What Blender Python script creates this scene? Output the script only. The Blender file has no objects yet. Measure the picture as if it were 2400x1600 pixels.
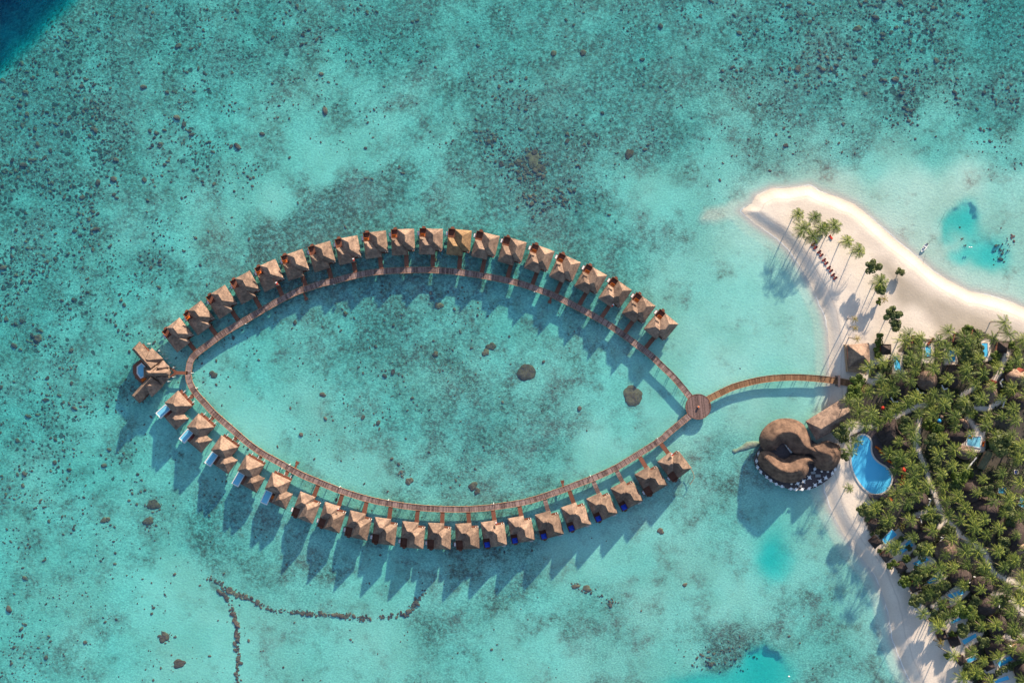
import bpy, bmesh, math, random
import numpy as np
from mathutils import Vector, Matrix, noise as mnoise
from mathutils.geometry import delaunay_2d_cdt

random.seed(11)
rng = np.random.default_rng(11)
SC = 0.2            # metres per photograph pixel (2400 wide) at water level
H = 400.0           # drone height
C = bpy.context.scene.collection
R = math.radians

# ------------------------------------------------------------------ camera
cam_d = bpy.data.cameras.new('camera'); cam = bpy.data.objects.new('camera', cam_d)
C.objects.link(cam); cam.location = (0, 0, H); cam.rotation_euler = (0, 0, 0)
cam_d.lens = 18.0 * H / (1200 * SC); cam_d.sensor_width = 36
cam_d.clip_start = 1; cam_d.clip_end = 20000
bpy.context.scene.camera = cam
# ------------------------------------------------------------------ sky and sun
SUN_EL, SUN_AZ = 16.0, math.degrees(math.atan2(0.42, 0.91))   # azimuth clockwise from +Y
w = bpy.data.worlds.new('World'); bpy.context.scene.world = w; w.use_nodes = True
nt = w.node_tree; nt.nodes.clear()
sky = nt.nodes.new('ShaderNodeTexSky'); sky.sky_type = 'NISHITA'; sky.sun_disc = False
sky.sun_elevation = R(SUN_EL); sky.sun_rotation = R(SUN_AZ); sky.altitude = 0; sky.ozone_density = 1.0
sky.air_density = 1.0; sky.dust_density = 1.0
bg = nt.nodes.new('ShaderNodeBackground'); bg.inputs[1].default_value = 0.10
wo = nt.nodes.new('ShaderNodeOutputWorld')
nt.links.new(sky.outputs[0], bg.inputs[0]); nt.links.new(bg.outputs[0], wo.inputs[0])
sd = bpy.data.lights.new('sun', 'SUN'); sd.energy = 5.0; sd.angle = R(1.0); sd.color = (1.0, 0.83, 0.62)
so = bpy.data.objects.new('sun', sd); C.objects.link(so)
sdir = Vector((math.sin(R(SUN_AZ)) * math.cos(R(SUN_EL)), math.cos(R(SUN_AZ)) * math.cos(R(SUN_EL)), math.sin(R(SUN_EL))))
so.rotation_euler = sdir.to_track_quat('Z', 'Y').to_euler(); so.location = sdir * 300
vs = bpy.context.scene.view_settings
vs.view_transform = 'Standard'; vs.look = 'None'; vs.exposure = 1.22; vs.gamma = 1
sc = bpy.context.scene
sc.render.engine = 'CYCLES'
sc.cycles.max_bounces = 8; sc.cycles.diffuse_bounces = 2; sc.cycles.glossy_bounces = 2
sc.cycles.transparent_max_bounces = 12; sc.cycles.volume_bounces = 0
sc.cycles.use_denoising = True
sc.cycles.caustics_reflective = False; sc.cycles.caustics_refractive = False

# ------------------------------------------------------------------ helpers
def W(px, py, z=0.0):
    k = SC * (H - z) / H
    return Vector(((px - 1200) * k, (800 - py) * k, z))
def CR(ox, oy, s):            # reads a point of an enlarged crop
    return lambda x, y: (ox + x / s, oy + y / s)
c1 = CR(290, 480, 3.266); c2 = CR(700, 500, 4.704); c3 = CR(1150, 500, 3.266); c4 = CR(290, 760, 3.266)
c5 = CR(640, 1100, 4.704); c6 = CR(1100, 1020, 3.92); c7 = CR(1560, 820, 3.92); c8 = CR(1640, 400, 3.095)
r1 = CR(1960, 740, 4.611); r2 = CR(1960, 1000, 4.9); r3 = CR(1960, 1280, 4.9); rs = CR(1750, 960, 7.468)
rv = CR(300, 780, 9.225); b6 = CR(400, 1250, 3.36); s5 = CR(1400, 1150, 3.36)

def tag(o, label=None, cat=None, group=None, kind=None):
    if label: o['label'] = label
    if cat: o['category'] = cat
    if group: o['group'] = group
    if kind: o['kind'] = kind
    return o
def empty(name, loc=(0, 0, 0), rz=0.0):
    o = bpy.data.objects.new(name, None); C.objects.link(o); o.location = loc; o.rotation_euler = (0, 0, rz)
    o.empty_display_size = 0.5
    return o
def mesh(name, v, f, mat, smooth=False):
    me = bpy.data.meshes.new(name); me.from_pydata([tuple(p) for p in v], [], f); me.update()
    if mat: me.materials.append(mat)
    if smooth: me.polygons.foreach_set('use_smooth', [True] * len(me.polygons))
    return me
def link(name, me, parent=None, loc=None, rz=None):
    o = bpy.data.objects.new(name, me); C.objects.link(o)
    if parent: o.parent = parent
    if loc is not None: o.location = loc
    if rz is not None: o.rotation_euler = (0, 0, rz)
    return o
class MB:
    def __init__(s): s.v = []; s.f = []
    def add(s, v, f):
        n = len(s.v); s.v += [tuple(p) for p in v]; s.f += [tuple(i + n for i in q) for q in f]; return s
    def box(s, x0, x1, y0, y1, z0, z1):
        if x0 > x1: x0, x1 = x1, x0
        if y0 > y1: y0, y1 = y1, y0
        return s.add([(x0, y0, z0), (x1, y0, z0), (x1, y1, z0), (x0, y1, z0), (x0, y0, z1), (x1, y0, z1), (x1, y1, z1), (x0, y1, z1)],
                     [(3, 2, 1, 0), (4, 5, 6, 7), (0, 1, 5, 4), (1, 2, 6, 5), (2, 3, 7, 6), (3, 0, 4, 7)])
    def prism(s, poly, z0, z1):
        a = sum(poly[i][0] * poly[(i + 1) % len(poly)][1] - poly[(i + 1) % len(poly)][0] * poly[i][1] for i in range(len(poly)))
        if a < 0: poly = poly[::-1]
        n = len(poly)
        return s.add([(p[0], p[1], z0) for p in poly] + [(p[0], p[1], z1) for p in poly],
                     [tuple(range(n - 1, -1, -1)), tuple(range(n, 2 * n))] + [(i, (i + 1) % n, n + (i + 1) % n, n + i) for i in range(n)])
    def cyl(s, x, y, z0, z1, r, n=8, r2=None):
        r2 = r if r2 is None else r2
        v = [(x + r * math.cos(2 * math.pi * i / n), y + r * math.sin(2 * math.pi * i / n), z0) for i in range(n)]
        v += [(x + r2 * math.cos(2 * math.pi * i / n), y + r2 * math.sin(2 * math.pi * i / n), z1) for i in range(n)]
        return s.add(v, [tuple(range(n - 1, -1, -1)), tuple(range(n, 2 * n))] + [(i, (i + 1) % n, n + (i + 1) % n, n + i) for i in range(n)])
    def tube(s, pts, rad, n=6):
        pts = [Vector(p) for p in pts]; rings = []
        for i, p in enumerate(pts):
            d = (pts[min(i + 1, len(pts) - 1)] - pts[max(i - 1, 0)]).normalized()
            a = d.cross(Vector((0, 0, 1)))
            if a.length < .01: a = Vector((1, 0, 0))
            a.normalize(); b = d.cross(a)
            r_ = rad[i] if isinstance(rad, (list, tuple)) else rad
            rings.append([p + (a * math.cos(2 * math.pi * k / n) + b * math.sin(2 * math.pi * k / n)) * r_ for k in range(n)])
        v = [q for r_ in rings for q in r_]
        f = [(i * n + k, i * n + (k + 1) % n, (i + 1) * n + (k + 1) % n, (i + 1) * n + k) for i in range(len(pts) - 1) for k in range(n)]
        f += [tuple(range(n)), tuple(range((len(pts) - 1) * n, len(pts) * n))[::-1]]
        return s.add(v, f)
    def me(s, name, mat, smooth=False): return mesh(name, s.v, s.f, mat, smooth)
    def obj(s, name, mat, parent=None, smooth=False, **k): return link(name, s.me(name, mat, smooth), parent, **k)

def resample(pts, step):
    """smooth the polyline (Catmull-Rom) and give it an even step"""
    P_ = [Vector(p) for p in pts]; out = []
    for i in range(len(P_) - 1):
        p0, p1, p2, p3 = P_[max(i - 1, 0)], P_[i], P_[i + 1], P_[min(i + 2, len(P_) - 1)]
        for k in range(8):
            t = k / 8
            out.append(0.5 * ((2 * p1) + (p2 - p0) * t + (2 * p0 - 5 * p1 + 4 * p2 - p3) * t * t + (3 * p1 - p0 - 3 * p2 + p3) * t ** 3))
    out.append(P_[-1])
    L = [0]
    for a, b in zip(out, out[1:]): L.append(L[-1] + (b - a).length)
    n = max(2, int(round(L[-1] / step))); res = []; j = 0
    for i in range(n + 1):
        d = L[-1] * i / n
        while j < len(L) - 2 and L[j + 1] < d: j += 1
        t = (d - L[j]) / max(1e-6, L[j + 1] - L[j]); res.append(out[j].lerp(out[j + 1], min(1, t)))
    return res
def closed_smooth(pts, sub=5):
    n = len(pts); P_ = [Vector(p) for p in pts]; out = []
    for i in range(n):
        p0, p1, p2, p3 = P_[i - 1], P_[i], P_[(i + 1) % n], P_[(i + 2) % n]
        for k in range(sub):
            t = k / sub
            out.append(0.5 * ((2 * p1) + (p2 - p0) * t + (2 * p0 - 5 * p1 + 4 * p2 - p3) * t * t + (3 * p1 - p0 - 3 * p2 + p3) * t ** 3))
    return out
def seg_dist(X, Y, poly, closed=True):
    d = np.full(X.shape, 1e9)
    n = len(poly)
    for i in range(n if closed else n - 1):
        ax, ay = poly[i][0], poly[i][1]; bx, by = poly[(i + 1) % n][0], poly[(i + 1) % n][1]
        ex, ey = bx - ax, by - ay; L = ex * ex + ey * ey + 1e-9
        t = np.clip(((X - ax) * ex + (Y - ay) * ey) / L, 0, 1)
        d = np.minimum(d, np.hypot(X - ax - t * ex, Y - ay - t * ey))
    return d
def inside(X, Y, poly):
    r = np.zeros(X.shape, bool); n = len(poly)
    for i in range(n):
        ax, ay = poly[i][0], poly[i][1]; bx, by = poly[(i + 1) % n][0], poly[(i + 1) % n][1]
        c = ((ay > Y) != (by > Y)) & (X < (bx - ax) * (Y - ay) / ((by - ay) if abs(by - ay) > 1e-9 else 1e-9) + ax)
        r ^= c
    return r
def sstep(a, b, x):
    t = np.clip((x - a) / (b - a), 0, 1); return t * t * (3 - 2 * t)
_lat = {}
def vnoise(X, Y, scale, seed=0, octv=4):
    """value noise on arrays, 0..1"""
    out = np.zeros(X.shape); amp = 1; tot = 0
    for o in range(octv):
        r_ = np.random.default_rng(seed * 31 + o); T = _lat.setdefault((seed, o), r_.random((256, 256)))
        u = X / scale * 2 ** o + 1000.3; v = Y / scale * 2 ** o + 1000.7
        iu = np.floor(u).astype(int); iv = np.floor(v).astype(int); fu = u - iu; fv = v - iv
        fu = fu * fu * (3 - 2 * fu); fv = fv * fv * (3 - 2 * fv)
        g = lambda a, b: T[a % 256, b % 256]
        out += amp * ((g(iu, iv) * (1 - fu) + g(iu + 1, iv) * fu) * (1 - fv) + (g(iu, iv + 1) * (1 - fu) + g(iu + 1, iv + 1) * fu) * fv)
        tot += amp; amp *= .5
    return out / tot

# ------------------------------------------------------------------ materials
def new_mat(name):
    m = bpy.data.materials.new(name); m.use_nodes = True; t = m.node_tree; t.nodes.clear()
    o = t.nodes.new('ShaderNodeOutputMaterial'); b = t.nodes.new('ShaderNodeBsdfPrincipled')
    t.links.new(b.outputs[0], o.inputs[0]); return m, t, b, o
def N(t, typ, **k):
    n = t.nodes.new(typ)
    for a, v in k.items(): setattr(n, a, v)
    return n
def ramp(t, stops):
    r_ = t.nodes.new('ShaderNodeValToRGB'); e = r_.color_ramp.elements
    while len(e) < len(stops): e.new(0.5)
    for q, (p, c) in zip(e, stops): q.position = p; q.color = (*c, 1) if len(c) == 3 else c
    return r_
def mixc(t, fac, a, b, mode='MIX'):
    m = t.nodes.new('ShaderNodeMix'); m.data_type = 'RGBA'; m.blend_type = mode
    for sock, val in ((m.inputs[0], fac), (m.inputs[6], a), (m.inputs[7], b)):
        if hasattr(val, 'is_linked'): t.links.new(val, sock)
        else: sock.default_value = val if not isinstance(val, tuple) else (*val, 1)
    return m.outputs[2]
def math_(t, op, a, b=0.0, c=0.0):
    m = t.nodes.new('ShaderNodeMath'); m.operation = op
    for sock, val in zip(m.inputs, (a, b, c)):
        if hasattr(val, 'is_linked'): t.links.new(val, sock)
        else: sock.default_value = val
    return m.outputs[0]
def mottled(name, ca, cb, scale=1.5, rough=.85, bump=.3, stretch=(1, 1, 1), obj_var=.0, detail=5, coord='Object', bscale=None):
    m, t, b, o = new_mat(name)
    tc = N(t, 'ShaderNodeTexCoord'); mp = N(t, 'ShaderNodeMapping'); mp.inputs['Scale'].default_value = stretch
    t.links.new(tc.outputs[coord], mp.inputs[0])
    if obj_var:
        oi = N(t, 'ShaderNodeObjectInfo'); t.links.new(math_(t, 'MULTIPLY', oi.outputs['Random'], 37.0), mp.inputs['Location'])
    n = N(t, 'ShaderNodeTexNoise'); n.inputs['Scale'].default_value = scale; n.inputs['Detail'].default_value = detail
    n.inputs['Roughness'].default_value = .65
    t.links.new(mp.outputs[0], n.inputs['Vector'])
    r_ = ramp(t, [(.3, ca), (.7, cb)]); t.links.new(n.outputs[0], r_.inputs[0]); col = r_.outputs[0]
    if name.startswith('thatch'):
        n3 = N(t, 'ShaderNodeTexNoise'); n3.inputs['Scale'].default_value = .28; n3.inputs['Detail'].default_value = 3; t.links.new(mp.outputs[0], n3.inputs['Vector'])
        r3 = ramp(t, [(.36, (.72, .70, .70)), (.6, (1.15, 1.12, 1.08))]); t.links.new(n3.outputs[0], r3.inputs[0]); col = mixc(t, 1.0, col, r3.outputs[0], 'MULTIPLY')
    if obj_var:
        v = math_(t, 'MULTIPLY_ADD', oi.outputs['Random'], obj_var, 1 - obj_var / 2)
        hs = N(t, 'ShaderNodeHueSaturation'); t.links.new(col, hs.inputs['Color']); t.links.new(v, hs.inputs['Value']); col = hs.outputs[0]
    t.links.new(col, b.inputs['Base Color']); b.inputs['Roughness'].default_value = rough
    b.inputs['Specular IOR Level'].default_value = .25
    if bump:
        bp = N(t, 'ShaderNodeBump'); bp.inputs['Strength'].default_value = bump; bp.inputs['Distance'].default_value = .25
        n2 = N(t, 'ShaderNodeTexNoise'); n2.inputs['Scale'].default_value = bscale or scale * 3; n2.inputs['Detail'].default_value = 4
        t.links.new(mp.outputs[0], n2.inputs['Vector']); t.links.new(n2.outputs[0], bp.inputs['Height']); t.links.new(bp.outputs[0], b.inputs['Normal'])
    return m
M = {}
M['thatch'] = mottled('thatch', (.115, .083, .072), (.30, .212, .168), .9, .95, .8, obj_var=.42, bscale=4)
M['thatch_gold'] = mottled('thatch_gold', (.14, .09, .055), (.30, .195, .11), 1.1, .95, .55, bscale=4)
M['thatch_rest'] = mottled('thatch_restaurant', (.08, .052, .042), (.21, .135, .10), .5, .95, .8, bscale=3)
M['thatch_painted_shade'] = mottled('thatch_painted_shade', (.032, .024, .025), (.066, .05, .048), 1.1, .95, .5, obj_var=.4, bscale=4)  # thatch copy darkened: shade of the palm canopy put into its colour
M['wall'] = mottled('wall', (.30, .19, .12), (.4, .27, .18), 1.5, .8, .1)
M['deckwood'] = mottled('deckwood', (.13, .052, .036), (.23, .09, .058), 1.0, .7, .2, stretch=(1, 6, 1), obj_var=.4)
M['pile'] = mottled('pile', (.2, .13, .09), (.3, .2, .14), 2, .8, .2)
M['edge'] = mottled('edge_wood', (.30, .15, .085), (.42, .23, .13), 1.0, .7, .1)
M['white'] = mottled('white_paint', (.72, .72, .72), (.8, .8, .8), 3, .5, 0)
M['stone'] = mottled('pale_stone', (.5, .47, .44), (.66, .62, .58), 2, .7, .1)
M['cloth'] = mottled('white_cloth', (.72, .73, .77), (.8, .8, .82), 3, .9, 0)
M['orange'] = mottled('orange_cushion', (.6, .1, .01), (.72, .16, .02), 2, .8, .1)
M['red'] = mottled('red_cushion', (.48, .03, .02), (.6, .05, .03), 2, .8, .1)
M['maroon'] = mottled('maroon_cushion', (.16, .015, .018), (.26, .03, .03), 2, .8, .1)
M['blue'] = mottled('blue_canvas', (.004, .03, .32), (.01, .05, .48), 2, .8, .1)
M['skyblue'] = mottled('light_blue_canvas', (.02, .25, .6), (.03, .32, .7), 2, .8, .1)
M['yellow'] = mottled('yellow_canvas', (.7, .5, .05), (.8, .6, .08), 2, .8, 0)
M['slate'] = mottled('dark_terrace', (.07, .055, .062), (.115, .092, .1), 1.2, .7, .1)
M['coral'] = mottled('coral', (.14, .05, .028), (.46, .20, .10), 1.6, .95, .6, obj_var=.5)
M['rock_bank'] = mottled('rock_bank', (.42, .27, .17), (.60, .42, .28), .8, .95, .5)
M['coral_stuff'] = mottled('coral_rubble', (.09, .035, .024), (.42, .19, .11), .3, .95, .6)
M['trunk'] = mottled('palm_bark', (.2, .15, .11), (.34, .27, .21), 3, .9, .2)
M['metal'] = mottled('painted_metal', (.25, .25, .26), (.32, .32, .33), 3, .5, 0)

def plank_mat(name, ca, cb, cd, step=2.4):
    """boards across the walk; UV x runs along it in metres, y across"""
    m, t, b, o = new_mat(name)
    uv = N(t, 'ShaderNodeUVMap', uv_map='UVMap'); sx = N(t, 'ShaderNodeSeparateXYZ'); t.links.new(uv.outputs[0], sx.inputs[0])
    wv = N(t, 'ShaderNodeTexWhiteNoise', noise_dimensions='1D')
    t.links.new(math_(t, 'FLOOR', math_(t, 'MULTIPLY', sx.outputs[0], 2.6)), wv.inputs['W'])
    sec = math_(t, 'FLOOR', math_(t, 'DIVIDE', sx.outputs[0], step))
    w2 = N(t, 'ShaderNodeTexWhiteNoise', noise_dimensions='1D'); t.links.new(math_(t, 'ADD', sec, .37), w2.inputs['W'])
    n = N(t, 'ShaderNodeTexNoise'); n.inputs['Scale'].default_value = 1.6; n.inputs['Detail'].default_value = 4; t.links.new(uv.outputs[0], n.inputs['Vector'])
    f = math_(t, 'ADD', math_(t, 'MULTIPLY', wv.outputs[0], .55), math_(t, 'MULTIPLY', w2.outputs[0], .35))
    f = math_(t, 'ADD', f, math_(t, 'MULTIPLY', math_(t, 'SUBTRACT', n.outputs[0], .5), 1.2))
    r_ = ramp(t, [(.1, ca), (.8, cb)]); t.links.new(f, r_.inputs[0])
    fr = math_(t, 'FRACT', math_(t, 'DIVIDE', sx.outputs[0], step)); gap = math_(t, 'LESS_THAN', fr, .1)
    lane = math_(t, 'LESS_THAN', math_(t, 'ABSOLUTE', math_(t, 'SUBTRACT', math_(t, 'ABSOLUTE', sx.outputs[1]), .55)), .06)
    g = math_(t, 'MAXIMUM', math_(t, 'MULTIPLY', gap, .8), math_(t, 'MULTIPLY', lane, .5))
    t.links.new(mixc(t, g, r_.outputs[0], cd), b.inputs['Base Color']); b.inputs['Roughness'].default_value = .8
    b.inputs['Specular IOR Level'].default_value = .3
    return m
M['planks'] = plank_mat('grey_planks', (.10, .062, .058), (.34, .235, .215), (.05, .03, .028))
M['planks_disc'] = plank_mat('dark_planks', (.06, .036, .034), (.22, .14, .13), (.03, .018, .017))
M['planks_brown'] = plank_mat('brown_planks', (.14, .07, .038), (.31, .175, .095), (.07, .036, .022))

def leaf_mat(name, ca, cb, cc, scale=.35):
    m, t, b, o = new_mat(name)
    g = N(t, 'ShaderNodeNewGeometry'); oi = N(t, 'ShaderNodeObjectInfo')
    f = math_(t, 'ADD', math_(t, 'MULTIPLY', g.outputs['Random Per Island'], .75), math_(t, 'MULTIPLY', oi.outputs['Random'], .3))
    r_ = ramp(t, [(.1, ca), (.55, cb), (1, cc)]); t.links.new(f, r_.inputs[0])
    t.links.new(r_.outputs[0], b.inputs['Base Color']); b.inputs['Roughness'].default_value = .55
    b.inputs['Specular IOR Level'].default_value = .35
    tr = N(t, 'ShaderNodeBsdfTranslucent'); t.links.new(r_.outputs[0], tr.inputs[0])
    mx = N(t, 'ShaderNodeMixShader'); mx.inputs[0].default_value = .25
    t.links.new(b.outputs[0], mx.inputs[1]); t.links.new(tr.outputs[0], mx.inputs[2]); t.links.new(mx.outputs[0], o.inputs[0])
    return m
M['frond'] = leaf_mat('palm_frond', (.028, .062, .012), (.105, .16, .025), (.42, .45, .08))
M['frond_yellow'] = leaf_mat('yellow_frond', (.16, .13, .02), (.28, .22, .03), (.34, .25, .06))
M['leaf'] = leaf_mat('leaf', (.045, .07, .022), (.10, .13, .04), (.20, .23, .07))
M['leaf_bright'] = leaf_mat('bright_leaf', (.05, .09, .012), (.10, .15, .02), (.16, .21, .03))
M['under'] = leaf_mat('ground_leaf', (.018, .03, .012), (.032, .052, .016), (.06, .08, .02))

# pool water
def pool_mat():
    m, t, b, o = new_mat('pool_tiles')
    tc = N(t, 'ShaderNodeTexCoord'); n = N(t, 'ShaderNodeTexNoise'); n.inputs['Scale'].default_value = .12; t.links.new(tc.outputs['Object'], n.inputs['Vector'])
    r_ = ramp(t, [(.3, (.08, .50, .84)), (.7, (.10, .54, .87))]); t.links.new(n.outputs[0], r_.inputs[0])
    t.links.new(r_.outputs[0], b.inputs['Base Color']); b.inputs['Roughness'].default_value = .08
    return m
M['pool'] = pool_mat()
M['pool_pale'] = mottled('pale_pool_tiles', (.16, .52, .74), (.24, .60, .80), .4, .08, 0)

# ------------------------------------------------------------------ the island outline
shore = [c8(290, 290), c8(370, 240), c8(400, 180), c8(520, 125), c8(620, 125), c8(800, 105), c8(880, 150), c8(1000, 190), c8(1120, 240),
         c8(1210, 310), c8(1300, 390), c8(1400, 480), c8(1500, 560), c8(1600, 640), c8(1700, 730), c8(1800, 790), c8(1950, 870), c8(2100, 900),
         c8(2250, 945), (2410, 724), (2520, 790), (2700, 850), (3300, 1000), (3600, 1500), (3300, 2300), (2700, 2300), (2330, 2000), (2180, 1700), (2135, 1600),
         (2115, 1561), (2103, 1529), (2091, 1494), (2086, 1464), (2082, 1435), (2074, 1406), (2064, 1378), (2052, 1351), (2037, 1329),
         (2022, 1311), (2005, 1288), (1988, 1265), (1972, 1243), (1960, 1220), (1948, 1195), (1942, 1177), (1934, 1150), (1926, 1100), (1925, 1040), (1935, 980),
         (1943, 948), (1945, 924), (1943, 880), (1942, 852), (1943, 820), (1940, 775), (1931, 736), c8(840, 900), c8(790, 800), c8(720, 680),
         c8(640, 570), c8(560, 490), c8(480, 440), c8(400, 385)]
shoreW = [W(*p) for p in shore]

forest_px = [(2066, 850), (2100, 830), (2120, 800), (2150, 790), (2200, 800), (2240, 780), (2300, 775), (2350, 800), (2420, 790), (2700, 860), (2700, 1750), (2330, 1750),
             (2290, 1610), (2255, 1570), (2262, 1520), (2215, 1480), (2160, 1410), (2150, 1380), (2120, 1370), (2102, 1330), (2090, 1315), (2070, 1300), (2060, 1250), (2035, 1245),
             (2020, 1205), (2020, 1190), (2045, 1180), (2080, 1160), (2105, 1130), (2100, 1080), (2075, 1060), (2060, 1000), (2000, 985), (1975, 1000), (1960, 1010), (1970, 975),
             (1975, 950), (1985, 920), (1990, 890), (2035, 885), (2040, 860)]
forestW = [W(*p, 1.2) for p in forest_px]
paths_px = [[r1(1850, 400), r1(1800, 520), r1(1760, 620), r1(1700, 700)],
            [r1(1350, 860), r1(1440, 800), r1(1500, 770)],
            [r1(1840, 880), r1(1740, 940), r1(1640, 1000), r1(1480, 990)],
            [r1(640, 1090), r1(760, 1030), r1(880, 970), r1(980, 960)],
            [r1(900, 1120), r1(880, 1230), r1(860, 1400), r2(960, 300), r2(1040, 500), r2(1080, 650), r2(1150, 830), r2(1190, 940), r2(1250, 1060), r2(1330, 1130), r2(1420, 1240),
             r2(1560, 1340), r3(1700, 60), r3(1800, 280), r3(1900, 350), r3(2060, 420), r3(2160, 500)],
            [r2(900, 1010), r2(1040, 970), r2(1190, 940)],
            [r2(1180, 1140), r2(1270, 1080)],
            [r3(1790, 545), r3(1900, 560), r3(2010, 600), r3(2100, 700), r3(2160, 780)],
            [r3(1940, 1030), r3(2030, 1050), r3(2160, 1000)],
            [r1(1420, 1090), r1(1500, 1200), r1(1560, 1260)], [r1(480, 620), r1(400, 720), r1(330, 690)]]
yards_px = [[(2050, 1290), (2130, 1215), (2150, 1250), (2070, 1330)], [(2075, 1330), (2130, 1250), (2150, 1280), (2115, 1320)],
            [(2100, 1330), (2170, 1290), (2195, 1315), (2150, 1345)], [(2150, 1385), (2200, 1335), (2220, 1350), (2180, 1380)],
            [(2180, 1420), (2240, 1370), (2275, 1385), (2240, 1415), (2195, 1430)], [(2205, 1470), (2230, 1440), (2275, 1440), (2270, 1465), (2225, 1485)],
            [(2220, 1510), (2260, 1480), (2305, 1480), (2300, 1500), (2255, 1520)], [(2300, 1575), (2330, 1540), (2375, 1530), (2390, 1545), (2340, 1575)],
            [(2320, 1610), (2350, 1570), (2390, 1565), (2395, 1590), (2360, 1620)],
            [(2160, 800), (2190, 800), (2190, 850), (2160, 850)], [(2215, 815), (2245, 815), (2245, 855), (2215, 855)], [(2295, 795), (2320, 795), (2325, 845), (2295, 845)],
            [(2090, 825), (2115, 825), (2120, 875), (2092, 875)], [(2255, 1010), (2310, 1010), (2310, 1060), (2255, 1060)]]
damp_px = [c8(1230, 600), c8(1380, 620), c8(1500, 740), c8(1620, 830), c8(1760, 900), c8(1900, 960), c8(2100, 1030), c8(2250, 1090), c8(2352, 1130), (2500, 790), (2500, 900), c8(2200, 1240),
           c8(1700, 1230), c8(1690, 1140), c8(1620, 1050), c8(1540, 1010), c8(1460, 1030), c8(1380, 960), c8(1380, 860), c8(1280, 720)]
dampW = [W(*p, 1.2) for p in damp_px]

# control points of the reef: px, py, depth, coral, turf
CP = np.array([
 (100,250,2.0,.8,.7),(300,100,1.9,.7,.6),(600,60,1.8,.65,.55),(900,60,1.9,.55,.55),(1200,60,1.9,.35,.5),(1500,60,1.8,.4,.6),(1800,60,1.8,.7,.6),(2100,60,1.8,.9,.6),(2380,60,2.0,.7,.7),
 (100,450,1.9,.85,.6),(60,700,1.9,.85,.5),(60,950,1.9,.75,.45),(200,1100,1.7,.65,.3),(60,1300,1.7,.4,.3),(60,1500,1.6,.45,.3),(400,180,1.8,.75,.5),(250,350,1.8,.8,.55),
 (450,330,1.7,.7,.4),(600,400,1.5,.5,.3),(760,390,1.2,.08,.05),(640,470,1.2,.1,.1),(500,540,1.4,.25,.25),(300,600,1.7,.6,.4),(250,850,1.8,.65,.35),(170,950,1.8,.7,.4),
 (800,250,1.5,.45,.35),(850,350,1.4,.25,.2),(1000,350,1.6,.3,.35),(1000,470,1.5,.1,.5),(800,470,1.4,.2,1.0),(720,540,1.4,.1,.95),(880,480,1.4,.1,.8),(640,570,1.4,.2,.9),(550,620,1.5,.25,.55),(900,500,1.5,.1,.5),
 (1240,370,1.6,.7,.85),(1290,480,1.6,.6,.75),(1150,330,1.6,.5,.6),(1450,250,1.7,.3,.6),(1550,330,1.6,.5,.6),(1650,420,1.3,.1,.2),(1540,470,1.2,.1,.1),(1550,560,1.2,.0,.4),(1450,620,1.5,0,.5),(1350,560,1.6,.0,.5),(1150,520,1.6,.05,.55),
 (1900,200,1.7,.75,.65),(2100,220,1.7,.9,.6),(2350,250,1.8,.8,.6),(2000,350,1.5,.4,.5),(2200,350,1.3,.3,.3),(2380,350,1.4,.35,.3),(1780,380,1.4,.35,.4),(2050,400,1.0,0,.1),
 (2150,440,.3,0,0),(2250,420,.35,0,0),(2390,600,.6,0,.05),(2390,450,.55,0,.1),(1990,440,.35,0,.05),(2350,680,.4,0,0),(2120,540,.3,0,0),(2080,430,.3,0,0),(2200,620,.3,0,0),
 (600,850,1.5,.3,.25),(750,800,1.6,.3,.4),(900,750,1.8,.3,.7),(1050,780,1.6,.3,.5),(1200,850,1.5,.1,.35),(1350,850,1.4,.1,.35),(1450,950,1.3,.02,.2),(1550,930,1.15,0,.05),(1300,1000,1.5,.1,.5),(1100,1000,1.6,.3,.6),(900,950,1.5,.35,.4),
 (700,1000,1.3,.25,.2),(850,1080,1.3,.15,.2),(1000,1110,1.4,.15,.4),(1200,1100,1.3,.1,.45),(1400,1060,1.1,.02,.05),(520,950,1.2,.1,.05),(600,1030,1.1,.02,.0),(1250,740,1.6,.1,.3),(500,850,1.5,.3,.2),
 (1600,650,1.0,0,.15),(1750,620,.8,0,.0),(1850,750,.75,0,.0),(1700,780,.75,0,0),(1640,860,.8,0,.0),(1750,960,.75,0,0),(1780,560,.6,0,0),(1700,1060,1.2,.02,.45),(1660,1150,1.2,0,.4),(1850,930,.9,0,0),(1640,1000,1.1,0,.2),
 (500,1250,1.7,.15,.5),(700,1330,1.5,.1,.4),(400,1380,1.2,.12,.05),(300,1250,1.5,.3,.3),(500,1500,1.2,.1,.05),(700,1550,1.2,.1,.2),(900,1500,1.2,.1,.15),(1000,1450,1.4,.1,.4),(200,1450,1.4,.35,.25),(900,1380,1.3,.1,.2),
 (1200,1330,1.5,.05,.5),(1350,1300,1.0,0,.1),(1400,1450,1.2,.1,.35),(1550,1300,1.1,0,.2),(1650,1250,1.2,0,.3),(1700,1400,1.05,0,.1),(1600,1550,1.1,.05,.2),(1700,1530,1.3,.05,.8),(1900,1450,1.3,.05,.35),(1960,1550,1.3,.05,.4),
 (1880,1300,1.1,0,.2),(1250,1560,1.2,.05,.15),(2020,1450,1.2,0,.2),(1850,1200,1.2,0,.1)], float)

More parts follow.
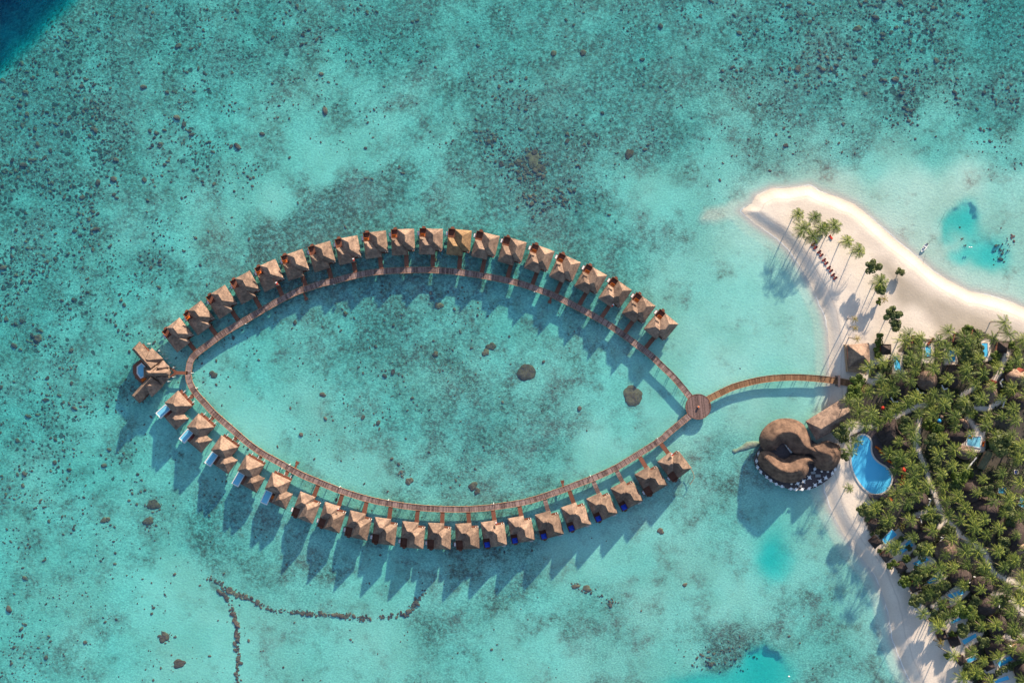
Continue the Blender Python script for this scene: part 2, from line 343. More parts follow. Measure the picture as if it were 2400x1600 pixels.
def fields(X, Y):
    """depth profile, coral and turf densities at world points on the water plane"""
    PX = X / SC + 1200; PY = 800 - Y / SC
    cx = np.clip(PX, -60, 2460); cy = np.clip(PY, -60, 1660)
    num = np.zeros((3,) + X.shape); den = np.zeros(X.shape)
    for p in CP:
        wgt = 1 / (((cx - p[0]) ** 2 + (cy - p[1]) ** 2) + 900.0) ** 2
        den += wgt
        for k in range(3): num[k] += wgt * p[2 + k]
    dep, cor, tur = num / den; dep = dep * .82
    dd = seg_dist(X, Y, shoreW); ins = inside(X, Y, shoreW); sd_ = np.where(ins, -dd, dd)   # + in the water
    wob = (vnoise(X, Y, 9, 3) - .5) * 1.6
    sdw = sd_ + wob * np.clip(np.abs(sd_) / 3, 0, 1)
    north = sstep(-30, 10, (PX - 1900) * .55 - (PY - 560))     # gentle lagoon side of the spit
    p_w = .22 * sstep(0, 4, sdw) + (dep - .22) * (sstep(5.2, 7.5, sdw) * .7 + sstep(6, 26, sdw) * .3)
    p_n = dep * (1 - np.exp(-np.maximum(sdw, 0) / 9.0))
    depth = p_w * (1 - north) + p_n * north
    warp = (vnoise(X, Y, 9, 5) - .5); warp2 = (vnoise(X, Y, 9, 6) - .5)
    def holes(L, add):
        q = np.zeros(X.shape)
        for (x, y), rx, ry in L: q += np.exp(-(((PX - x + warp * 34) / rx) ** 2 + ((PY - y + warp2 * 34) / ry) ** 2))
        return add * sstep(.0, 2.3, q)
    hs = holes(((c8(1950, 380), 32, 36), (c8(1975, 300), 27, 30), (c8(2040, 570), 44, 42), (c8(1790, 430), 20, 30), (c8(2130, 620), 40, 42), (c8(1900, 620), 28, 28), (c8(1850, 340), 24, 24)), 2.1)
    hs = np.maximum(hs, holes(((s5(1290, 1430), 58, 58), (s5(1020, 1520), 95, 46), (s5(1430, 1500), 50, 52), (s5(1290, 1290), 28, 34), (s5(700, 1590), 90, 30)), 2.25))
    hs = np.maximum(hs, holes(((s5(1390, 480), 46, 66), (s5(1400, 600), 34, 40)), 2.3))
    hs = np.where(sd_ > 1, hs, 0)
    t = PX + PY * .98 + 28 + (vnoise(X, Y, 14, 9) - .5) * 30
    drop = (1 - sstep(60, 235, t)) ** 1.2 * 13 + (1 - sstep(-400, 120, t)) * 30
    hmask = 1 - np.clip(hs / 1.5, 0, 1)
    cor = cor * hmask * sstep(2, 12, sd_); tur = tur * hmask * sstep(1, 9, sd_)
    depth = depth + hs + drop + (vnoise(X, Y, 22, 21) - .5) * .5 * np.clip(sd_ / 30, 0, 1)
    land = 1.25 * sstep(0, 7, -sd_) + (vnoise(X, Y, 12, 8) - .5) * .15 * sstep(3, 9, -sd_)
    Z = np.where(ins, land, -np.maximum(depth, 0.0) - .01)
    return Z, cor, tur, sd_, PX, PY

def axis(lo, hi, step, far):
    a = list(np.arange(lo, hi + step / 2, step)); s = step; x = a[-1]
    while x < far: s *= 1.35; x += s; a.append(x)
    s = step; x = a[0]; pre = []
    while x > -far: s *= 1.35; x -= s; pre.append(x)
    return np.array(pre[::-1] + a)
ax = axis(-256, 262, .8, 6000); ay = axis(-176, 176, .8, 6000)
GX, GY = np.meshgrid(ax, ay); GZ, cor, tur, sdm, PX, PY = fields(GX, GY)
SPIT_TONGUE = [c8(30, 345), c8(60, 300), c8(200, 270), c8(330, 235), c8(420, 200), c8(400, 260), c8(330, 280), c8(250, 310), c8(120, 350)]
tg = [W(*p) for p in SPIT_TONGUE]; td = np.where(inside(GX, GY, tg), 1, np.clip(1 - seg_dist(GX, GY, tg) / 3.5, 0, 1))
GZ = np.where(sdm > 0, np.maximum(GZ, -1.2 + 1.0 * td + (1 - td) * -9), GZ) if False else np.where((sdm > 0) & (td > 0), GZ * (1 - td) - .12 * td, GZ)
nx, ny = len(ax), len(ay)
verts = np.stack([GX.ravel(), GY.ravel(), GZ.ravel()], 1)
idx = np.arange(nx * ny).reshape(ny, nx)
quads = np.stack([idx[:-1, :-1].ravel(), idx[:-1, 1:].ravel(), idx[1:, 1:].ravel(), idx[1:, :-1].ravel()], 1)
gm = bpy.data.meshes.new('ground'); gm.vertices.add(len(verts)); gm.vertices.foreach_set('co', verts.ravel())
gm.loops.add(quads.size); gm.loops.foreach_set('vertex_index', quads.ravel())
gm.polygons.add(len(quads)); gm.polygons.foreach_set('loop_start', np.arange(0, quads.size, 4)); gm.polygons.foreach_set('loop_total', np.full(len(quads), 4))
gm.polygons.foreach_set('use_smooth', np.ones(len(quads), bool)); gm.update()
def attr(name, a):
    t = gm.attributes.new(name, 'FLOAT', 'POINT'); t.data.foreach_set('value', np.ascontiguousarray(a.ravel(), dtype=np.float32))
kx = SC * (H - 1.2) / H
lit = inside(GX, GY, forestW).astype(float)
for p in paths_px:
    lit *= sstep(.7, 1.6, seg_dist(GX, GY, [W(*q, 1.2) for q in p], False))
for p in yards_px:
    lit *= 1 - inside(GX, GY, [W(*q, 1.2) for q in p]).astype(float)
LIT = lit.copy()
dmp = inside(GX, GY, dampW).astype(float); dmp *= sstep(0, 5, seg_dist(GX, GY, dampW)) * .75 + .25
attr('coral', cor); attr('turf', tur); attr('land', sstep(-4.5, 1.0, -sdm)); attr('wet', 1 - sstep(0, 5, -sdm)); attr('litter_shade', lit); attr('damp', dmp)
attr('sd', sdm)

def ground_mat():
    m, t, b, o = new_mat('ground')
    A = lambda n: N(t, 'ShaderNodeAttribute', attribute_name=n).outputs['Fac']
    g = N(t, 'ShaderNodeNewGeometry'); pos = g.outputs['Position']
    def noise_(scale, det=4, rough=.6, loc=0.0, stretch=None, rz=0):
        n = N(t, 'ShaderNodeTexNoise'); n.inputs['Scale'].default_value = scale; n.inputs['Detail'].default_value = det; n.inputs['Roughness'].default_value = rough
        mp = N(t, 'ShaderNodeMapping'); mp.inputs['Location'].default_value = (loc, loc * .7, 0)
        if stretch: mp.inputs['Scale'].default_value = stretch; mp.inputs['Rotation'].default_value = (0, 0, rz)
        t.links.new(pos, mp.inputs[0]); t.links.new(mp.outputs[0], n.inputs['Vector']); return n.outputs[0]
    def sm(x, lo, hi):
        mr = N(t, 'ShaderNodeMapRange', interpolation_type='SMOOTHSTEP'); mr.inputs['From Min'].default_value = lo; mr.inputs['From Max'].default_value = hi
        t.links.new(x, mr.inputs[0]); return mr.outputs[0]
    # sea floor
    sand = mixc(t, sm(noise_(.03, 5, .6, 3), .38, .62), (.54, .66, .53), (.64, .78, .65))  # green of light scattered in the water is put into this sand colour
    n_turf = noise_(.07, 7, .68, 20)
    tf = math_(t, 'ADD', math_(t, 'MULTIPLY', math_(t, 'SUBTRACT', n_turf, .5), 3.2), math_(t, 'MULTIPLY', A('turf'), 1.35))
    tf = sm(tf, .1, 1.0)
    reefc = mixc(t, sm(noise_(.05, 3, .5, 50), .4, .6), (.22, .125, .08), (.32, .17, .13))
    fine = noise_(.55, 6, .75, 7)
    tfm = math_(t, 'MULTIPLY', tf, sm(fine, .30, .62))
    sand = mixc(t, math_(t, 'MULTIPLY', A('turf'), .8), sand, (.50, .46, .41))
    sea = mixc(t, math_(t, 'MULTIPLY', tfm, .95), sand, reefc)
    # coral specks of two sizes
    def specks(scale, lo, hi, loc, amt):
        v = N(t, 'ShaderNodeTexVoronoi'); v.inputs['Scale'].default_value = scale
        mp = N(t, 'ShaderNodeMapping'); mp.inputs['Location'].default_value = (loc, loc, 0); t.links.new(pos, mp.inputs[0])
        nn = N(t, 'ShaderNodeTexNoise'); nn.inputs['Scale'].default_value = scale * 1.5; t.links.new(pos, nn.inputs['Vector'])
        ad = N(t, 'ShaderNodeVectorMath', operation='MULTIPLY_ADD'); ad.inputs[1].default_value = (.9 / scale, .9 / scale, 0)
        t.links.new(nn.outputs['Color'], ad.inputs[0]); t.links.new(mp.outputs[0], ad.inputs[2]); t.links.new(ad.outputs[0], v.inputs['Vector'])
        sc_ = N(t, 'ShaderNodeSeparateColor'); t.links.new(v.outputs['Color'], sc_.inputs[0])
        pr = math_(t, 'MULTIPLY', A('coral'), 1.0)
        clump = sm(noise_(.045, 3, .5, loc), .42, .62)
        pr = math_(t, 'MULTIPLY', pr, math_(t, 'MULTIPLY_ADD', clump, .9, .25))
        rad = math_(t, 'MULTIPLY', math_(t, 'SUBTRACT', pr, sc_.outputs[0]), amt)
        dd_ = math_(t, 'SUBTRACT', rad, v.outputs['Distance'])
        return sm(dd_, lo, hi)
    s1 = specks(.75, -.02, .10, 3.3, .75); s2 = specks(.33, -.02, .08, 17.1, .6)
    sea = mixc(t, math_(t, 'MULTIPLY', math_(t, 'MAXIMUM', s1, s2), .8), sea, (.13, .06, .04))
    sea0 = sea
    # sand ripples, with caustic-like ripple light painted into the sea floor colour
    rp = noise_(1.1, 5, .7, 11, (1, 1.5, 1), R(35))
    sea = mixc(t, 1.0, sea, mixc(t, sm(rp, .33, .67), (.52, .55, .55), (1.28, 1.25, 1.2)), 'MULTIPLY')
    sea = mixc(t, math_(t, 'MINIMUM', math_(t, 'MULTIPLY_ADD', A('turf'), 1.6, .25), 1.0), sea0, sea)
    # beach
    bs = mixc(t, sm(noise_(.08, 6, .6, 31), .35, .65), (.66, .57, .50), (.76, .67, .585))
    bs = mixc(t, math_(t, 'MULTIPLY', A('damp'), math_(t, 'MULTIPLY_ADD', noise_(.05, 5, .6, 5), .9, .35)), bs, (.37, .32, .265))
    berm = math_(t, 'ABSOLUTE', math_(t, 'ADD', A('sd'), math_(t, 'MULTIPLY_ADD', noise_(.06, 4, .5, 9), 3.0, 4.0)))
    bs = mixc(t, math_(t, 'MULTIPLY', math_(t, 'SUBTRACT', 1.0, sm(berm, .1, .55)), .35), bs, (.42, .36, .32))
    bs = mixc(t, math_(t, 'MULTIPLY', sm(noise_(1.6, 4, .7, 3), .42, .75), .38), bs, (.45, .39, .35))
    bs = mixc(t, math_(t, 'MULTIPLY', A('wet'), .45), bs, (.50, .43, .35))
    fl = mixc(t, sm(noise_(.4, 4, .6, 77), .4, .6), (.02, .019, .016), (.042, .036, .028))  # leaf litter, with shade of the palm gaps darkened into its colour
    bs = mixc(t, math_(t, 'MULTIPLY', A('litter_shade'), .92), bs, fl)
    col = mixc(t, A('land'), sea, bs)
    fd = math_(t, 'ABSOLUTE', math_(t, 'SUBTRACT', A('sd'), math_(t, 'MULTIPLY_ADD', noise_(.12, 4, .6, 61), 2.6, -1.2)))
    foam = math_(t, 'MULTIPLY', math_(t, 'SUBTRACT', 1.0, sm(fd, .05, .35)), sm(noise_(.06, 3, .5, 15), .42, .6))
    col = mixc(t, math_(t, 'MULTIPLY', foam, .7), col, (.85, .87, .86))
    t.links.new(col, b.inputs['Base Color']); b.inputs['Roughness'].default_value = .95; b.inputs['Specular IOR Level'].default_value = .1
    bp = N(t, 'ShaderNodeBump'); bp.inputs['Strength'].default_value = .35; bp.inputs['Distance'].default_value = .25
    # under water the light arrives far more steeply (refraction), so the relief is shaded as if nearly level there
    vm = N(t, 'ShaderNodeMix', data_type='VECTOR'); t.links.new(sm(A('sd'), -.5, 2.0), vm.inputs[0]); t.links.new(g.outputs['Normal'], vm.inputs[4]); vm.inputs[5].default_value = (0, 0, 1)
    t.links.new(vm.outputs[1], bp.inputs['Normal'])
    t.links.new(noise_(.9, 5, .7, 40), bp.inputs['Height']); t.links.new(bp.outputs[0], b.inputs['Normal'])
    return m
gm.materials.append(ground_mat()); g_o = link('ground', gm); tag(g_o, kind='structure')

# ------------------------------------------------------------------ sea water
def water_mat():
    m, t, b, o = new_mat('sea_water'); t.nodes.remove(b)
    g = N(t, 'ShaderNodeNewGeometry')
    n = N(t, 'ShaderNodeTexNoise'); n.inputs['Scale'].default_value = .55; n.inputs['Detail'].default_value = 5; n.inputs['Roughness'].default_value = .65
    mp = N(t, 'ShaderNodeMapping'); mp.inputs['Rotation'].default_value = (0, 0, R(30)); mp.inputs['Scale'].default_value = (1, 1.8, 1)
    t.links.new(g.outputs['Position'], mp.inputs[0]); t.links.new(mp.outputs[0], n.inputs['Vector'])
    bp = N(t, 'ShaderNodeBump'); bp.inputs['Strength'].default_value = .9; bp.inputs['Distance'].default_value = .25; t.links.new(n.outputs[0], bp.inputs['Height'])
    tr = N(t, 'ShaderNodeBsdfTransparent'); tr.inputs[0].default_value = (1, 1, 1, 1)
    gl = N(t, 'ShaderNodeBsdfGlossy'); gl.inputs['Roughness'].default_value = .08; t.links.new(bp.outputs[0], gl.inputs['Normal'])
    df = N(t, 'ShaderNodeBsdfDiffuse'); df.inputs[0].default_value = (.0, .2, .8, 1)
    dt = N(t, 'ShaderNodeVectorMath', operation='DOT_PRODUCT'); t.links.new(g.outputs['Incoming'], dt.inputs[0]); t.links.new(bp.outputs[0], dt.inputs[1])
    fr = math_(t, 'MULTIPLY_ADD', math_(t, 'POWER', math_(t, 'SUBTRACT', 1.0, math_(t, 'MINIMUM', math_(t, 'ABSOLUTE', dt.outputs['Value']), 1.0)), 5.0), .98, .02)
    m1 = N(t, 'ShaderNodeMixShader'); m1.inputs[0].default_value = .045; t.links.new(tr.outputs[0], m1.inputs[1]); t.links.new(df.outputs[0], m1.inputs[2])
    m2 = N(t, 'ShaderNodeMixShader'); t.links.new(fr, m2.inputs[0]); t.links.new(m1.outputs[0], m2.inputs[1]); t.links.new(gl.outputs[0], m2.inputs[2])
    t.links.new(m2.outputs[0], o.inputs[0])
    va = N(t, 'ShaderNodeVolumeAbsorption'); va.inputs['Density'].default_value = .40
    va.inputs['Color'].default_value = (.36, .93, .945, 1)
    t.links.new(va.outputs[0], o.inputs[1])
    return m
wb = MB().box(-7000, 7000, -7000, 7000, -70, 0); tag(wb.obj('sea_water', water_mat()), kind='structure')

# ------------------------------------------------------------------ roof builders
def soften(me, off=.16, seg=2):
    bm = bmesh.new(); bm.from_mesh(me)
    bmesh.ops.bevel(bm, geom=list(bm.edges), offset=off, segments=seg, affect='EDGES', profile=.5, clamp_overlap=True)
    bm.to_mesh(me); bm.free(); me.polygons.foreach_set('use_smooth', [False] * len(me.polygons)); return me
def roof4(corners, ridge, ze, zr, th=.35):
    """hip roof: corners c0..c3 in order; ridge end 0 sits over side c3-c0, ridge end 1 over side c1-c2"""
    v = [(c[0], c[1], ze) for c in corners] + [(ridge[0][0], ridge[0][1], zr), (ridge[1][0], ridge[1][1], zr)] + [(c[0], c[1], ze - th) for c in corners]
    f = [(0, 1, 5, 4), (1, 2, 5), (2, 3, 4, 5), (3, 0, 4), (9, 8, 7, 6)] + [(i, i + 6, (i + 1) % 4 + 6, (i + 1) % 4) for i in range(4)]
    a = sum(corners[i][0] * corners[(i + 1) % 4][1] - corners[(i + 1) % 4][0] * corners[i][1] for i in range(4))
    if a < 0: f = [q[::-1] for q in f]
    return v, f
def roof_mesh(name, corners, ridge, ze, zr, mat, th=.35):
    v, f = roof4(corners, ridge, ze, zr, th); me = mesh(name, v, f, mat)
    return soften(me)
def rect(x0, x1, y0, y1): return [(x0, y0), (x1, y0), (x1, y1), (x0, y1)]
def hip(name, x0, x1, y0, y1, ze, zr, mat, rl, along='y', s=1, off=0):
    """hip roof over a rectangle in photo pixels; rl = ridge length"""
    k = SC; cx, cy = (x0 + x1) / 2 * k, (y0 + y1) / 2 * k * s
    c = [(a * k, b * k * s) for a, b in rect(x0, x1, y0, y1)]
    h = rl * k / 2
    if along == 'y': cc = [c[1], c[2], c[3], c[0]]; rr = [(cx, cy - h * s), (cx, cy + h * s)]
    else: cc = c; rr = [(cx - h + off * k, cy), (cx + h + off * k, cy)]
    return roof_mesh(name, cc, rr, ze, zr, mat)
def dome_roof(name, poly, ze, h, mat, power=.9, g=.8, th=.35, D=None, parent=None, noise_=.12):
    """thatched roof over any outline: height follows the distance to the eave, so ridges form along the middle"""
    pl = [(p[0], p[1]) for p in poly]
    ar = sum(pl[i][0] * pl[(i + 1) % len(pl)][1] - pl[(i + 1) % len(pl)][0] * pl[i][1] for i in range(len(pl)))
    if ar < 0: pl = pl[::-1]
    xs = [p[0] for p in pl]; ys = [p[1] for p in pl]
    X, Y = np.meshgrid(np.arange(min(xs), max(xs), g), np.arange(min(ys), max(ys), g))
    ok = inside(X, Y, pl) & (seg_dist(X, Y, pl) > g * .45)
    pts = [Vector(p) for p in pl] + [Vector((a, b)) for a, b in zip(X[ok], Y[ok])]
    v2, _, fs, *_ = delaunay_2d_cdt(pts, [(i, (i + 1) % len(pl)) for i in range(len(pl))], [], 1, 1e-4)
    vx = np.array([p[0] for p in v2]); vy = np.array([p[1] for p in v2]); d = seg_dist(vx, vy, pl); Dm = D or d.max()
    z = ze + h * np.clip(d / Dm, 0, 1) ** power + (vnoise(vx * 3, vy * 3, 3, 2) - .5) * noise_
    n = len(v2); V = [(a, b, c) for a, b, c in zip(vx, vy, z)]; F = [tuple(f) for f in fs]
    m_ = len(pl)
    V += [(p[0], p[1], ze - th) for p in pl]; base = [min(range(n), key=lambda i: (vx[i] - p[0]) ** 2 + (vy[i] - p[1]) ** 2) for p in pl]
    F += [(base[(i + 1) % m_], base[i], n + i, n + (i + 1) % m_) for i in range(m_)]; F.append(tuple(n + i for i in range(m_))[::-1])
    me = mesh(name, V, F, mat, True)
    return link(name, me, parent)
def ring(cx, cy, rx, ry, rot=0, n=20):
    return [(cx + rx * math.cos(a) * math.cos(rot) - ry * math.sin(a) * math.sin(rot), cy + rx * math.cos(a) * math.sin(rot) + ry * math.sin(a) * math.cos(rot))
            for a in (2 * math.pi * i / n for i in range(n))]
ORD = ['zeroth', 'first', 'second', 'third', 'fourth', 'fifth', 'sixth', 'seventh', 'eighth', 'ninth', 'tenth', 'eleventh', 'twelfth', 'thirteenth', 'fourteenth',
       'fifteenth', 'sixteenth', 'seventeenth', 'eighteenth', 'nineteenth', 'twentieth']
def ordn(n):
    if n <= 20: return ORD[n]
    t = {2: 'twenty', 3: 'thirty', 4: 'forty', 5: 'fifty', 6: 'sixty'}[n // 10]
    return {20: 'twentieth', 30: 'thirtieth', 40: 'fortieth', 50: 'fiftieth'}.get(n) or t + '-' + ORD[n % 10]

# ------------------------------------------------------------------ boardwalks over the lagoon
north_px = [c4(495, 370), c4(505, 300), c4(530, 250), (467, 823), (498, 800), (523, 781.6), (553, 763), (584, 745), (615, 726.5), (645, 709.6), (670, 696), (700, 682), (728, 673), (755, 664),
            (781, 659), (819, 649), (857, 641), (891, 636.5), (930, 634), (964, 633), (998, 632.5), (1027, 633.5), (1061, 636), (1095, 640.5), (1142, 648), (1181, 655.5), (1217, 664), (1254, 676),
            (1297, 692), (1340, 713), (1386, 737.5), (1426, 760.5), (1462, 785), (1493, 808), (1523.5, 831), (1551, 857), (1579, 884), (1603, 912), (1619, 932)]
south_px = [c4(495, 372), c4(503, 440), (458.5, 921), (480, 945), (501, 968), (529, 993), (553, 1014), (584, 1040.5), (615, 1062), (651, 1082), (687, 1102), (716.5, 1116.5), (750.5, 1130.5), (789, 1146),
            (831, 1160), (874, 1172), (916, 1180), (959, 1186.5), (1001, 1190.5), (1057, 1193), (1099, 1192.5), (1137, 1190), (1161, 1187), (1222, 1177.5), (1263, 1166.5), (1294, 1156), (1322, 1146.5),
            (1355, 1133.5), (1386, 1122), (1416, 1109), (1447, 1094), (1472, 1079), (1498, 1063), (1529, 1043.5), (1556, 1025), (1562.6, 1018), (1588, 997), (1616, 974)]
jetty_px = [(1656, 937.5), (1687.6, 921), (1718, 907), (1754, 896.5), (1784, 890), (1820, 885.5), (1866, 884), (1917, 887), (1962, 892.5), (1988.6, 897.5), (2012, 905), (2030, 914)]
ZD = 1.6
def ribbon(pts, hw, z0, z1, name, mat, parent):
    n = len(pts); v = []; u = []; L = 0; S = []
    for i, p in enumerate(pts):
        d = (pts[min(i + 1, n - 1)] - pts[max(i - 1, 0)]); d.z = 0; d.normalize(); s_ = Vector((-d.y, d.x, 0)) * hw
        if i: L += (p - pts[i - 1]).length
        S.append(L)
        for q, z in ((p + s_, z1), (p - s_, z1), (p + s_, z0), (p - s_, z0)): v.append((q.x, q.y, z))
    f = []
    for i in range(n - 1):
        a, b = 4 * i, 4 * i + 4
        f += [(a, a + 1, b + 1, b), (a + 2, b + 2, b + 3, a + 3), (a, b, b + 2, a + 2), (a + 1, a + 3, b + 3, b + 1)]
    f += [(0, 2, 3, 1), (4 * n - 4, 4 * n - 3, 4 * n - 1, 4 * n - 2)]
    me = mesh(name, v, f, mat); uv = me.uv_layers.new(name='UVMap')
    for lp in me.loops:
        i, k = divmod(lp.vertex_index, 4); uv.data[lp.index].uv = (S[i], hw if k % 2 == 0 else -hw)
    return link(name, me, parent)
def rail(pts, off, zc, hw, hh, name, mat, parent):
    n = len(pts); q = []
    for i, p in enumerate(pts):
        d = (pts[min(i + 1, n - 1)] - pts[max(i - 1, 0)]); d.z = 0; d.normalize(); q.append(p + Vector((-d.y, d.x, 0)) * off)
    return ribbon(q, hw, zc - hh, zc + hh, name, mat, parent)
pile_me = MB().cyl(0, 0, -2.6, ZD - .15, .15, 8).me('pile', M['pile'])
lamp_post_me = MB().cyl(0, 0, -2.4, ZD + .8, .13, 8).box(-.16, .16, -.16, .16, ZD + .8, ZD + .95).me('lamp_bollard', M['white'])
CL = {}
def boardwalk(px, label, hw, mat, name='boardwalk', step=1.2, pstep=6):
    pts = [Vector((p.x, p.y, 0)) for p in resample([W(q[0], q[1], ZD) for q in px], step)]
    o = empty(name, (0, 0, 0)); tag(o, label, 'boardwalk')
    ribbon(pts, hw, ZD - .18, ZD, 'deck_boards', mat, o)
    for s_ in (1, -1): rail(pts, s_ * (hw + .07), ZD - .08, .07, .2, 'edge_beam', M['edge'], o)
    k = int(round(pstep / step))
    for i in range(2, len(pts) - 1, k):
        d = (pts[i + 1] - pts[i - 1]).normalized(); s_ = Vector((-d.y, d.x, 0)) * (hw - .1)
        for sg in (1, -1): link('pile', pile_me, o, loc=pts[i] + s_ * sg)
    return o, pts
wn, CL['n'] = boardwalk(north_px, 'curved grey plank boardwalk along the upper arc of twenty thatched villas', 1.3, M['planks'])
ws, CL['s'] = boardwalk(south_px, 'curved grey plank boardwalk along the lower arc with the pool villas', 1.3, M['planks'])
wj, CL['j'] = boardwalk(jetty_px, 'brown plank jetty curving from the round platform to the beach', 1.4, M['planks_brown'], 'jetty')
gm2 = MB(); gp = W(1962, 892.5, ZD)
for s_ in (-1, 1):
    gm2.box(gp.x - .45, gp.x + .45, gp.y + s_ * 1.9 - .5, gp.y + s_ * 1.9 + .5, -.3, ZD + 2.2)
gt = gm2.obj('gate_posts', M['slate']); gtb = MB().box(gp.x - .5, gp.x + .5, gp.y - 2.7, gp.y + 2.7, ZD + 2.2, ZD + 2.45).obj('gate_beam', M['slate'], gt); gt.name = 'jetty_gate'
tag(gt, 'dark timber gateway standing across the brown jetty at the beach', 'gate')
# round platform
pc = W(1636.5, 952.7, ZD); po = empty('round_platform', (pc.x, pc.y, 0)); tag(po, 'round grey plank platform where the two boardwalks and the jetty meet', 'platform')
me = MB().prism([(5.7 * math.cos(2 * math.pi * i / 40), 5.7 * math.sin(2 * math.pi * i / 40)) for i in range(40)], ZD - .16, ZD + .03).me('platform_deck', M['planks_disc'])
uv = me.uv_layers.new(name='UVMap')
for lp in me.loops: c = me.vertices[lp.vertex_index].co; uv.data[lp.index].uv = (c.x * .9 + c.y * .1, c.y)
link('platform_deck', me, po)
mb = MB()
for i in range(40):
    a, b = 2 * math.pi * i / 40, 2 * math.pi * (i + 1) / 40
    mb.prism([(5.7 * math.cos(a), 5.7 * math.sin(a)), (5.7 * math.cos(b), 5.7 * math.sin(b)), (5.95 * math.cos(b), 5.95 * math.sin(b)), (5.95 * math.cos(a), 5.95 * math.sin(a))], ZD - .3, ZD + .1)
mb.obj('rim', M['deckwood'], po)
for i in range(10): a = 2 * math.pi * (i + .3) / 10; link('pile', pile_me, po, loc=(4.9 * math.cos(a), 4.9 * math.sin(a), 0))
ft = empty('fire_bowl', (pc.x, pc.y, ZD)); tag(ft, 'round stone bowl with orange rim in the middle of the round platform', 'bowl')
MB().cyl(0, 0, .03, .7, .35, 12, .55).obj('bowl', M['stone'], ft); MB().cyl(0, 0, .7, .8, .42, 12).obj('rim', M['orange'], ft)
# small landing steps off the boardwalks
for px, d, lab in ((c1(1390, 705), (.45, -1), 'small dark ladder landing inside the upper arc of the boardwalk'), (c3(457, 662), (-.35, -1), 'small ladder landing inside the upper arc near its far half'),
                   (c4(1322, 1075), (.35, 1), 'small brown ladder landing inside the lower arc by the pool villas'), (c6(858, 445), (-.12, 1), 'small brown ladder landing inside the lower arc near the blue canopies')):
    p = W(*px, .9); a = math.atan2(d[1], d[0]) - math.pi / 2; o = empty('ladder_landing', (p.x, p.y, 0), a); tag(o, lab, 'landing', 'ladder landings off the boardwalks')
    MB().box(-.8, .8, .3, 1.7, .75, .95).obj('landing', M['deckwood'], o); MB().box(-.45, .45, -1.9, .3, .95, 1.2).obj('stair', M['deckwood'], o)
    MB().cyl(-.7, 1.6, -2, 1.5, .08).cyl(.7, 1.6, -2, 1.5, .08).obj('post', M['pile'], o)

# ------------------------------------------------------------------ villas
ZE, ZR, ZW = 3.7, 8.4, 7.0
def ray_hit(p, d, pts):
    best = None
    for a, b in zip(pts, pts[1:]):
        e = b - a; den = d.x * e.y - d.y * e.x
        if abs(den) < 1e-9: continue
        t = ((a.x - p.x) * e.y - (a.y - p.y) * e.x) / den; u = ((a.x - p.x) * d.y - (a.y - p.y) * d.x) / den
        if 0 <= u <= 1 and t > 0 and (best is None or t < best): best = t
    return best
def villa_parts(s, kind):
    """meshes of the plain villa; s=+1 sea side up in local y, s=-1 mirrored"""
    k = SC; B = lambda x0, x1, y0, y1, z0, z1, mb=None: (mb or MB()).box(x0 * k, x1 * k, y0 * k * s, y1 * k * s, z0, z1)
    P_ = []
    P_.append(('roof', hip('roof', -19.5, 19.5, -24.5, 24.5, ZE, ZR, M['thatch'], 16, 'y', s)))
    P_.append(('wing_roof', hip('wing_roof', -35, 3, -36, 4 if kind == 'A' else 3, ZE - .05, ZW - .15, M['thatch'], 12 if kind == 'A' else 7, 'x', s, off=3 if kind == 'A' else 0)))
    m = MB(); B(-15, 15, -20, 20, ZD, ZE - .3, m); P_.append(('wall', m.me('wall', M['wall'])))
    m = MB(); B(-31, -15.2, -32, 0, ZD, ZE - .4, m); P_.append(('wing_wall', m.me('wing_wall', M['wall'])))
    m = MB(); B(-17, 17, -27, 23, ZD - .25, ZD - .01, m); B(-35, -17.1, -33, 25, ZD - .25, ZD - .01, m); P_.append(('deck', m.me('deck', M['deckwood'])))
    m = MB(); B(-31, -22, 25.1, 30, ZD - .9, ZD - .65, m); B(-30, -24, 30.1, 32, ZD - 1.5, ZD - 1.25, m); P_.append(('steps', m.me('steps', M['deckwood'])))
    m = MB()
    B(-35.5, -34.5, 4, 26, ZD, ZD + 1.0, m); B(-34.4, -18, 25, 25.8, ZD, ZD + .9, m); P_.append(('balustrade', m.me('balustrade', M['deckwood'])))
    return P_
net_me = {s: (MB().box(-41 * SC, -35.7 * SC, 8 * SC * s, 19 * SC * s, ZD - .16, ZD - .02).me('net_frame', M['maroon']),
              MB().box(-40.2 * SC, -36.2 * SC, 9.2 * SC * s, 18 * SC * s, ZD, ZD + .12).me('net_cushion', M['cloth'])) for s in (1, -1)}
canopy_me = {}
for s in (1, -1):
    x0, x1, y0, y1 = -33 * SC, -21 * SC, 12 * SC * s, 24 * SC * s; cx, cy = (x0 + x1) / 2, (y0 + y1) / 2
    v = [(x0, y0, 3.2), (x1, y0, 3.2), (x1, y1, 3.2), (x0, y1, 3.2), (cx, cy, 3.9), (x0, y0, 3.05), (x1, y0, 3.05), (x1, y1, 3.05), (x0, y1, 3.05)]
    f = [(0, 1, 4), (1, 2, 4), (2, 3, 4), (3, 0, 4), (8, 7, 6, 5)] + [(i, i + 5, (i + 1) % 4 + 5, (i + 1) % 4) for i in range(4)]
    canopy_me[s] = (mesh('canopy', v, f if s > 0 else [q[::-1] for q in f], M['blue']), MB().cyl(cx, cy, ZD, 3.7, .06).me('mast', M['white']))
proto = {k: villa_parts(s, k) for k, s in (('A', 1), ('C', -1))}
villa_pile_me = MB().cyl(0, 0, -2.6, ZD - .25, .17, 8).me('pile', M['pile'])
